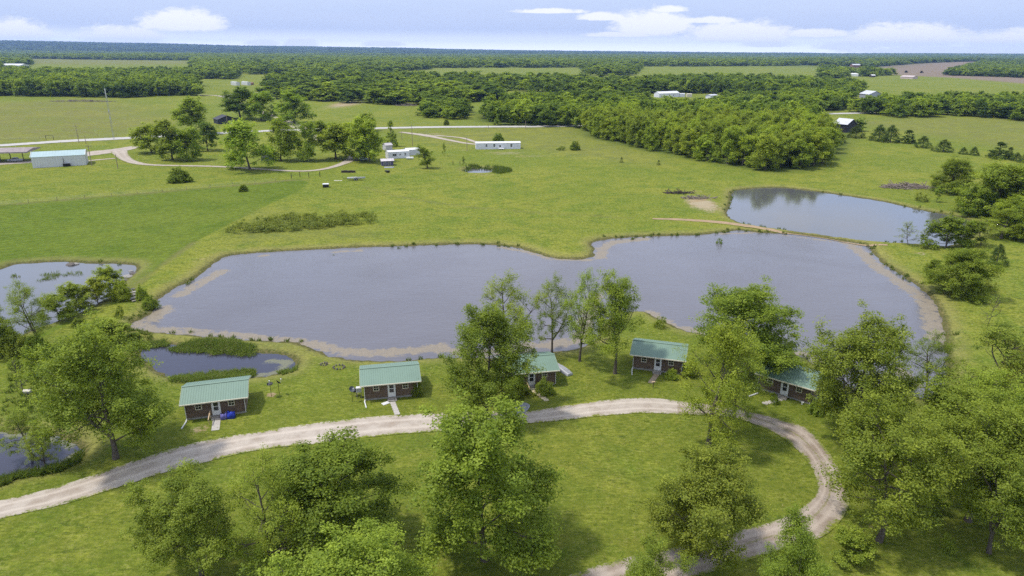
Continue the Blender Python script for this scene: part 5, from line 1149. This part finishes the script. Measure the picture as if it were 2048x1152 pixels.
# far farmsteads
def far_shed(*a, **k): return shed(*a, **k)
far_shed('white_container', 'white storage box by the far tree line, left one', 'container', (462,170.5), (473,171.5), 5, 4.2, .4, WMETAL, WHITE, .05)
far_shed('white_container', 'white storage box by the far tree line, right one', 'container', (483,170), (495,171), 5, 4.2, .4, WMETAL, WHITE, .05)
o, *_ = far_shed('red_shed', 'low rusty red shed right of the white storage boxes', 'shed', (497,170), (506,170), 5, 2.2, 1.2, REDP, REDP, .1)
far_shed('mobile_home', 'long white mobile home in the far wood clearing', 'mobile home', (1318,195), (1358,193.5), 8, 4.0, 1.8, WSIDE, WHITE, .3, wins=[(7, 1.3, 1.2, 1.4), (14, 1.3, 1.2, 1.4), (20, 1.3, 1.2, 1.4)])
far_shed('camper_trailer', 'white camper right of the long mobile home in the clearing', 'camper', (1359,193.5), (1370,193.5), 4, 3.2, .4, WSIDE, WHITE, .05)
far_shed('camper_trailer', 'cream camper farther right in the clearing', 'camper', (1374,194), (1384,194), 4, 3.2, .4, simple('cream_side', (.6, .54, .40), .6), CREAM, .05)
far_shed('white_shed', 'small white shed at the right end of the clearing', 'shed', (1421,197), (1434,196), 6, 3.2, .8, WSIDE, TIN, .6)
far_shed('black_barn', 'black barn with a shining tin roof behind the cedars', 'barn', (1666,263), (1692,266), 9, 5.0, 2.8, simple('barn_black', (.03, .03, .035), .8), TIN, .5)
far_shed('tin_house', 'grey gabled house with white tin roof in the trees beyond the pasture', 'house', (1718,195), (1737,197), 15, 4.4, 3.2, simple('grey_house', (.34, .36, .42), .7), TIN, .5)
far_shed('white_barn', 'pale roofed open barn by the ploughed field', 'barn', (1705,137), (1720,137), 14, 8, 3.0, REDP, TIN, .5)
far_shed('long_shed', 'low white roofed shed in front of the farm trees by the ploughed field', 'shed', (1700,153.5), (1716,154), 12, 4, 2.0, WMETAL, WHITE, .5)
far_shed('poultry_shed', 'long pinkish low shed at the edge of the ploughed field', 'shed', (1800,158), (1825,159), 14, 3.6, 2.2, simple('pink_side', (.5, .40, .36), .8), simple('pink_roof', (.52, .44, .41), .7), .5)
far_shed('field_hut', 'tiny white roofed hut on the mown field', 'hut', (1743,155.5), (1750,155.5), 7, 3.5, 1.5, DARKW, WHITE, .5)
far_shed('white_hall', 'long white hall among trees at the far left edge', 'hall', (-30,137), (42,138), 24, 4.5, 3.5, WMETAL, WHITE, .5)
far_shed('farm_house', 'little white farmhouse at the far left edge', 'house', (-4,125), (9,125), 14, 8, 4, WSIDE, TIN, .5)
far_shed('grain_bin', 'tiny pale hut in the far farm trees', 'hut', (1690,133), (1696,133), 9, 9, 4, WMETAL, TIN, .4)
for k, (px, py) in enumerate([(1812,146.5),(1843,147)]):
    p = P(px, py); t = thing('tractor', ['dark tractor on the ploughed field, left one', 'reddish tractor on the ploughed field, right one'][k], 'tractor', (p[0], p[1], gz(*p)), R(10)); q = 1.9
    MB().prism([(-.5 * q, 1.0 * q), (2.0 * q, 1.0 * q), (2.0 * q, 1.6 * q), (.4 * q, 1.7 * q), (.4 * q, 1.65 * q), (-.5 * q, 1.65 * q)], 1, -.45 * q, .45 * q).build('body', REDP if k else DARKW, t); MB().box(-1.1 * q, .38 * q, -.7 * q, .7 * q, 1.66 * q, 2.7 * q).build('cab', BLACK, t)
    for x, r in ((-.8 * q, .85 * q), (1.5 * q, .5 * q)):
        for s in (-1, 1): y = s * .95 * q; MB().tube([(x, y - .2 * q, r), (x, y + .2 * q, r)], [r, r], 12).build('wheel', RUBBER, t)

# ------------------------------------------------------------------ poles, mast, fences
def utility_pole(px, py, ytop, label, arm=True):
    p = P(px, py); h = height_to(p[0], p[1], ytop); t = thing('utility_pole', label, 'utility pole', (p[0], p[1], gz(*p)), R(random.uniform(-20, 20)), 'wooden utility poles')
    MB().tube([(0, 0, -.3), (0, 0, h)], [.16, .11], 8).build('pole', POLEW, t)
    if arm:
        MB().box(-1.25, 1.25, -.07, .07, h - .75, h - .6).build('crossarm', POLEW, t); m = MB(); [m.cyl((x, 0, h - .6), .07, .22, 6, .04) for x in (-1.1, -.5, .5, 1.1)]; m.build('insulator', STEEL, t)
for a in [(158,286,250,'utility pole with crossarm standing before the pale road at left'), (172,287,271,'short bare pole beside the crossarm pole at left', False), (184,332,289,'utility pole at the right end of the long white shed'), (825,291,248,'slim pole near the end of the white trailer home', False), (934,301,274,'slim pole at the left end of the meadow mobile home', False),
          (804,279,262,'slim pole by the road left of the driveway fork', False), (1051,258,241,'slim pole by the road near the bright wood', False), (977,258,247,'short pole by the road above the driveway loop', False), (1639,213,197,'pale pole in front of the trees by the tin roofed house', False), (455,250,226,'pole beside the black house', False), (236,337,309,'leaning short pole on the lawn below the gravel yard', False)]: utility_pole(*a)
p = P(228, 279); hm = height_to(p[0], p[1], 176); t = thing('radio_mast', 'tall thin lattice mast with pale bands beyond the road', 'mast', (p[0], p[1], gz(*p)), .3)
m = MB(); w0 = .42; cs = [(w0 * math.cos(a), w0 * math.sin(a)) for a in (.5, 2.6, 4.7)]
for x, y in cs: rod(m, (x, y, 0), (x, y, hm - 3), .04, 4)
for k in range(int((hm - 3) / 1.0)):
    for i in range(3): q, s = cs[i], cs[(i + 1) % 3]; rod(m, (*q, k * 1.0), (*s, k * 1.0 + 1.0), .022, 3)
m.build('lattice', STEEL, t); rod(MB(), (0, 0, hm - 4), (0, 0, hm), .045).build('aerial', WHITE, t)
for f in (.96, .90, .84, .56, .42): MB().tube([(0, 0, hm * f - .7), (0, 0, hm * f + .7)], [.20, .20], 8).build('panel_aerial', WHITE, t)
def fence(label, pts, sp, h=1.2, wires=3):
    pl = poly(pts); s = np.concatenate([[0], np.cumsum(np.linalg.norm(np.diff(pl, axis=0), axis=1))]); n = int(s[-1] / sp); o = pl[0]; t = thing('wire_fence', label, 'fence', (o[0], o[1], 0)); pm = None; pos = []
    for k in range(n + 1):
        x, y = np.interp(k * sp, s, pl[:, 0]), np.interp(k * sp, s, pl[:, 1]); pos.append((x - o[0], y - o[1], gz(x, y)))
        if pm is None: pm = MB().tube([(0, 0, -.2), (0, 0, h)], [.07, .06], 5).mesh('post')
        link('post', pm, POLEW, t, pos[-1])
    for i in range(wires): MB().tube([(a, b, c + h * (.35 + .28 * i)) for a, b, c in pos], np.full(len(pos), .012), 3, False).build('wire', STEEL, t)
fence('wire fence with thin posts between the lawn field and the hay field', [(-60,421),(0,412),(150,399),(360,381),(520,367),(575,361)], 7.5)
fence('wire fence along the far side of the pale road at left', [(-40,281),(100,277),(240,271),(300,268)], 9)
fence('wire fence along the far side of the pale road in the middle', [(800,250),(900,248.5),(1000,247.5),(1100,246)], 9)
for k, (px, py) in enumerate([(583,357),(600,354),(618,356),(640,354),(906,330),(920,331),(932,334)]):
    p = P(px, py); h = 2.0 if k < 4 else 1.7; o = MB().tube([(0, 0, -.3), (0, 0, h)], [.13, .11], 7).build('fence_post', DARKW, None, (p[0], p[1], gz(*p))); tag(o, ['dark gate post at the hay field corner, first from the left', 'dark gate post at the hay field corner, second from the left', 'dark gate post at the hay field corner, third from the left', 'dark post right of the hay field corner posts', 'dark stump post left of the tiny pool', 'dark stump post nearest the slim pool sapling', 'dark stump post beside the tiny pool edge'][k], 'post')
gp = P(100, 280); t = thing('field_gate', 'brown timber gate frame in the road fence at left', 'gate', (gp[0], gp[1], gz(*gp)), .1)
for x in (-1.9, 1.9): rod(MB(), (x, 0, -.2), (x, 0, 2.3), .12).build('post', DARKW, t)
MB().box(-1.9, 1.9, -.08, .08, 2.3, 2.45).build('rail', DARKW, t)

# ------------------------------------------------------------------ brush piles, reeds, weeds
def pile(px, py, rx, ry, h, n, label, name='brush_pile', mat=None, seed=0, cat='brush pile'):
    g = np.random.default_rng(seed); p = P(px, py); m = MB()
    for k in range(n):
        a = g.uniform(0, 6.283); r = g.random() ** .6; x, y = math.cos(a) * r * rx, math.sin(a) * r * ry; z = h * (1 - r) * g.random() + .1; b = g.uniform(0, 3.14); l_ = g.uniform(.8, 2.2) * min(1, rx / 2); e = g.normal(0, .3)
        d = np.array([math.cos(b), math.sin(b), e]) * l_; c = np.array([x, y, z]); rod(m, c - d, c + d, g.uniform(.05, .12), 4)
    o = m.build(name, mat or BRUSHM, None, (p[0], p[1], gz(*p))); tag(o, label, cat)
BRUSHM = simple('dead_wood', (.26, .21, .17), .95, .25, 3.0, col2=(.12, .10, .085))
pile(1812, 374, 9, 4.5, 1.6, 260, 'grey brush pile below the round bushy tree at right', seed=1)
pile(1357, 387, 4.5, 1.2, .7, 70, 'dark heap of logs at the top of the bare mound', seed=2, mat=DARKW); pile(1398, 397, 6, 2.0, .6, 60, 'scattered sticks on the bare earth mound', seed=3)
pile(165, 203, 32, 5, 2.2, 260, 'long low brush pile before the left wood', seed=4); pile(815, 212, 12, 4, 2.4, 120, 'brush pile under the scattered trees beyond the road', seed=5)
def blades(name, m, spots, label, hmin, hmax, w, per, seed, lean=.22):
    """upright leaves of reeds or weeds in clumps: spots are (x, y, spread)"""
    g = np.random.default_rng(seed); s = np.asarray(spots, float); n = len(s) * per; c = np.repeat(s, per, 0); a = g.uniform(0, 6.283, n); r = c[:, 2] * np.sqrt(g.random(n)); x, y = c[:, 0] + np.cos(a) * r, c[:, 1] + np.sin(a) * r
    z = terrain(x, y)[0]; z = np.maximum(z, -.1); h = g.uniform(hmin, hmax, n); b = g.uniform(0, 6.283, n); l_ = g.normal(0, lean, (n, 2)) * h[:, None]; wx, wy = np.cos(b) * w, np.sin(b) * w
    V = np.stack([np.stack([x - wx, y - wy, z], -1), np.stack([x + wx, y + wy, z], -1), np.stack([x + l_[:, 0] * .5 + wx * .8, y + l_[:, 1] * .5 + wy * .8, z + h * .6], -1), np.stack([x + l_[:, 0], y + l_[:, 1], z + h], -1)], 1).reshape(-1, 3)
    me = mesh_np(name, V, [np.arange(4 * n).reshape(-1, 4)]); attr(me, 'tint', np.repeat(np.clip(g.normal(.45, .22, n), 0, 1), 4)); o = link(name, me, m); return tag(o, kind='stuff')
def blade_mat(name, c1, c2, c3):
    m, t, b = newmat(name); ti = attrn(t, 'tint'); c = mix(t, mapr(t, ti, .1, .6), c1, c2); c = mix(t, mapr(t, ti, .72, .9), c, c3); t.links.new(c, b.inputs['Base Color']); tr = t.nodes.new('ShaderNodeBsdfTranslucent'); t.links.new(c, tr.inputs[0]); ms = t.nodes.new('ShaderNodeMixShader'); ms.inputs[0].default_value = .5; t.links.new(b.outputs[0], ms.inputs[1]); t.links.new(tr.outputs[0], ms.inputs[2]); t.links.new(ms.outputs[0], t.nodes['Material Output'].inputs[0]); b.inputs['Roughness'].default_value = .9; b.inputs['Specular IOR Level'].default_value = .05; return m
REED = blade_mat('reed', (.11, .17, .022), (.22, .28, .05), (.36, .31, .15)); WEED = blade_mat('weed', (.06, .105, .014), (.16, .21, .030), (.30, .27, .10)); STRAW = blade_mat('straw', (.24, .30, .04), (.38, .38, .09), (.60, .50, .25))
def fill(pts, n, spread, seed, z=GZ, jitter=0):
    pl = poly(pts, z); g = np.random.default_rng(seed); out = []; lo, hi = pl.min(0), pl.max(0)
    while len(out) < n:
        q = g.uniform(lo, hi, (n * 3, 2)); q = q[inside(q[:, 0], q[:, 1], pl)]; out += [(a, b, spread * g.uniform(.6, 1.3)) for a, b in q]
    return out[:n]
blades('reeds', REED, fill([(335,701),(345,693),(400,687),(470,689),(508,701),(516,711),(470,711),(400,706),(350,702)], 220, .8, 1, 0) + fill([(345,768),(350,752),(430,742),(500,738),(512,745),(490,760),(400,772)], 230, .6, 2, .2) + fill([(560,742),(592,738),(596,748),(560,752)], 14, .3, 3, .2)
       + fill([(280,690),(330,684),(335,692),(285,700)], 40, .6, 4, 0), '', .25, .7, .05, 44, 1, .5)
blades('reeds', REED, fill([(60,562),(90,556),(120,548),(118,556),(80,562)], 10, .8, 5, 0) + fill([(85,548),(118,543),(120,551),(88,556)], 12, .8, 6, 0) + fill([(126,546),(160,545),(165,551),(128,553)], 8, .8, 7, 0) + fill([(20,551),(38,551),(38,556),(20,556)], 4, .6, 8, 0), '', .3, .7, .04, 22, 2)
# matted thicket across the far meadow
TH = [(452,466),(462,455),(505,444),(560,437),(600,434),(650,438),(700,430),(735,430),(753,441),(748,448),(690,454),(610,461),(530,466),(470,469)]
sp = fill(TH, 330, 1.0, 9); g_ = np.random.default_rng(10); Cc = np.array([(a, b, gz(a, b) + g_.uniform(.3, 1.5) * (1.3 if k % 7 == 0 else 1)) for k, (a, b, c) in enumerate(sp)])
V, Q_, ti = leaf_quads(Cc, np.full(len(Cc), 1.25), 46, .20, g_, up=.5, flat=.6, center=np.array([Cc[:, 0].mean(), Cc[:, 1].mean(), -3])); me = mesh_np('thicket', V, [Q_]); attr(me, 'tint', ti); o = tag(link('thicket', me, LEAF), kind='stuff'); o.color = (.85, .80, .95, 1)
# weeds round the tiny pool, along the shores and in the ditch
sh = []
for pl, stp, off in ((ponds[0], 1.5, .7), (ponds[1], 2.6, .8), (ponds[2], 2.0, .8), (ponds[3], 1.0, .5), (ponds[4], 1.0, .5)):
    s = np.concatenate([[0], np.cumsum(np.linalg.norm(np.diff(pl, axis=0), axis=1))]); k = np.arange(0, s[-1], stp); g_ = np.random.default_rng(12)
    x, y = np.interp(k, s, pl[:, 0]), np.interp(k, s, pl[:, 1]); keep = vnoise(x, y, .12, 5) + g_.normal(0, .35, len(x)) > .34
    sh += [(a + g_.normal(0, off), b + g_.normal(0, off), .45) for a, b in zip(x[keep], y[keep])]
blades('shore_weeds', WEED, sh, '', .25, .8, .06, 26, 3, .4)
blades('pool_weeds', WEED, fill([(928,343),(940,331),(985,331),(1010,337),(1024,345),(1000,349),(985,345),(994,340),(960,335),(938,338)], 70, 1.2, 14) + fill([(985,333),(1018,339),(1020,346),(990,346)], 50, 1.2, 15), '', .5, 1.3, .08, 30, 4, .35)
# straw coloured tufts in the near lawn and rough grass on the left dam
tu = []
g_ = np.random.default_rng(16); q = np.stack([g_.uniform(-75, 90, 30000), g_.uniform(22, 112, 30000)], -1); nz_ = vnoise(q[:, 0], q[:, 1], .25, 8) + .6 * vnoise(q[:, 0], q[:, 1], .9, 9)
dpt = np.full(len(q), 1e3)
for pl in ponds: dpt = np.minimum(dpt, sdf(q[:, 0], q[:, 1], pl))
ROADP = [smooth(poly([(-260,1080),(0,1021),(250,950),(400,906),(640,866),(900,842),(1060,834),(1200,816),(1355,816)]), 6, False), smooth(poly([(1355,816),(1430,822),(1500,834),(1557,854),(1596,874),(1626,908),(1648,950),(1656,988),(1638,1020),(1600,1048),(1540,1075),(1440,1104),(1330,1140),(1200,1180)]), 6, False)]
drd = np.minimum(dist_line(q[:, 0], q[:, 1], ROADP[0], False), dist_line(q[:, 0], q[:, 1], ROADP[1], False))
keep = (nz_ + g_.normal(0, .4, len(q)) > .35) & (dpt > 1.5) & (drd > 2.6)
for i in range(5):
    t_, loc, rz, dx = CAB[i]; c0, c1 = loc(CW / 2, CD / 2)[:2], None; keep &= np.hypot(q[:, 0] - c0[0], q[:, 1] - c0[1]) > 4.6
tu = [(a, b, .16) for a, b in q[keep]]
blades('grass', STRAW, tu[::4], '', .08, .18, .03, 6, 6, 1.6)
rg = fill([(20,735),(120,690),(250,640),(300,610),(330,590),(300,700),(270,760),(200,800),(60,850),(0,850)], 900, .35, 18)
blades('rough_grass', WEED, [r for r in rg if min(sdf(np.array([r[0]]), np.array([r[1]]), pl)[0] for pl in ponds) > .5], '', .2, .6, .05, 14, 7, .5)
cg = fill([(-40,985),(0,955),(60,940),(130,928),(165,905),(150,892),(160,925),(120,945),(30,965)], 120, .4, 19)
blades('rough_grass', WEED, cg, '', .3, 1.0, .05, 24, 8, .5)

# ------------------------------------------------------------------ air
hz = bpy.data.materials.new('air'); hz.use_nodes = True; t = hz.node_tree
for n in list(t.nodes): t.nodes.remove(n)
out = t.nodes.new('ShaderNodeOutputMaterial'); pv = t.nodes.new('ShaderNodeVolumePrincipled'); pv.inputs['Color'].default_value = (0.36, 0.56, 0.98, 1); pv.inputs['Density'].default_value = HAZE_D; pv.inputs['Anisotropy'].default_value = 0.1
t.links.new(pv.outputs[0], out.inputs['Volume'])
h = MB().box(-15200, 15200, -15200, 15200, -3.0, 240).build('haze', hz); tag(h, kind='stuff')
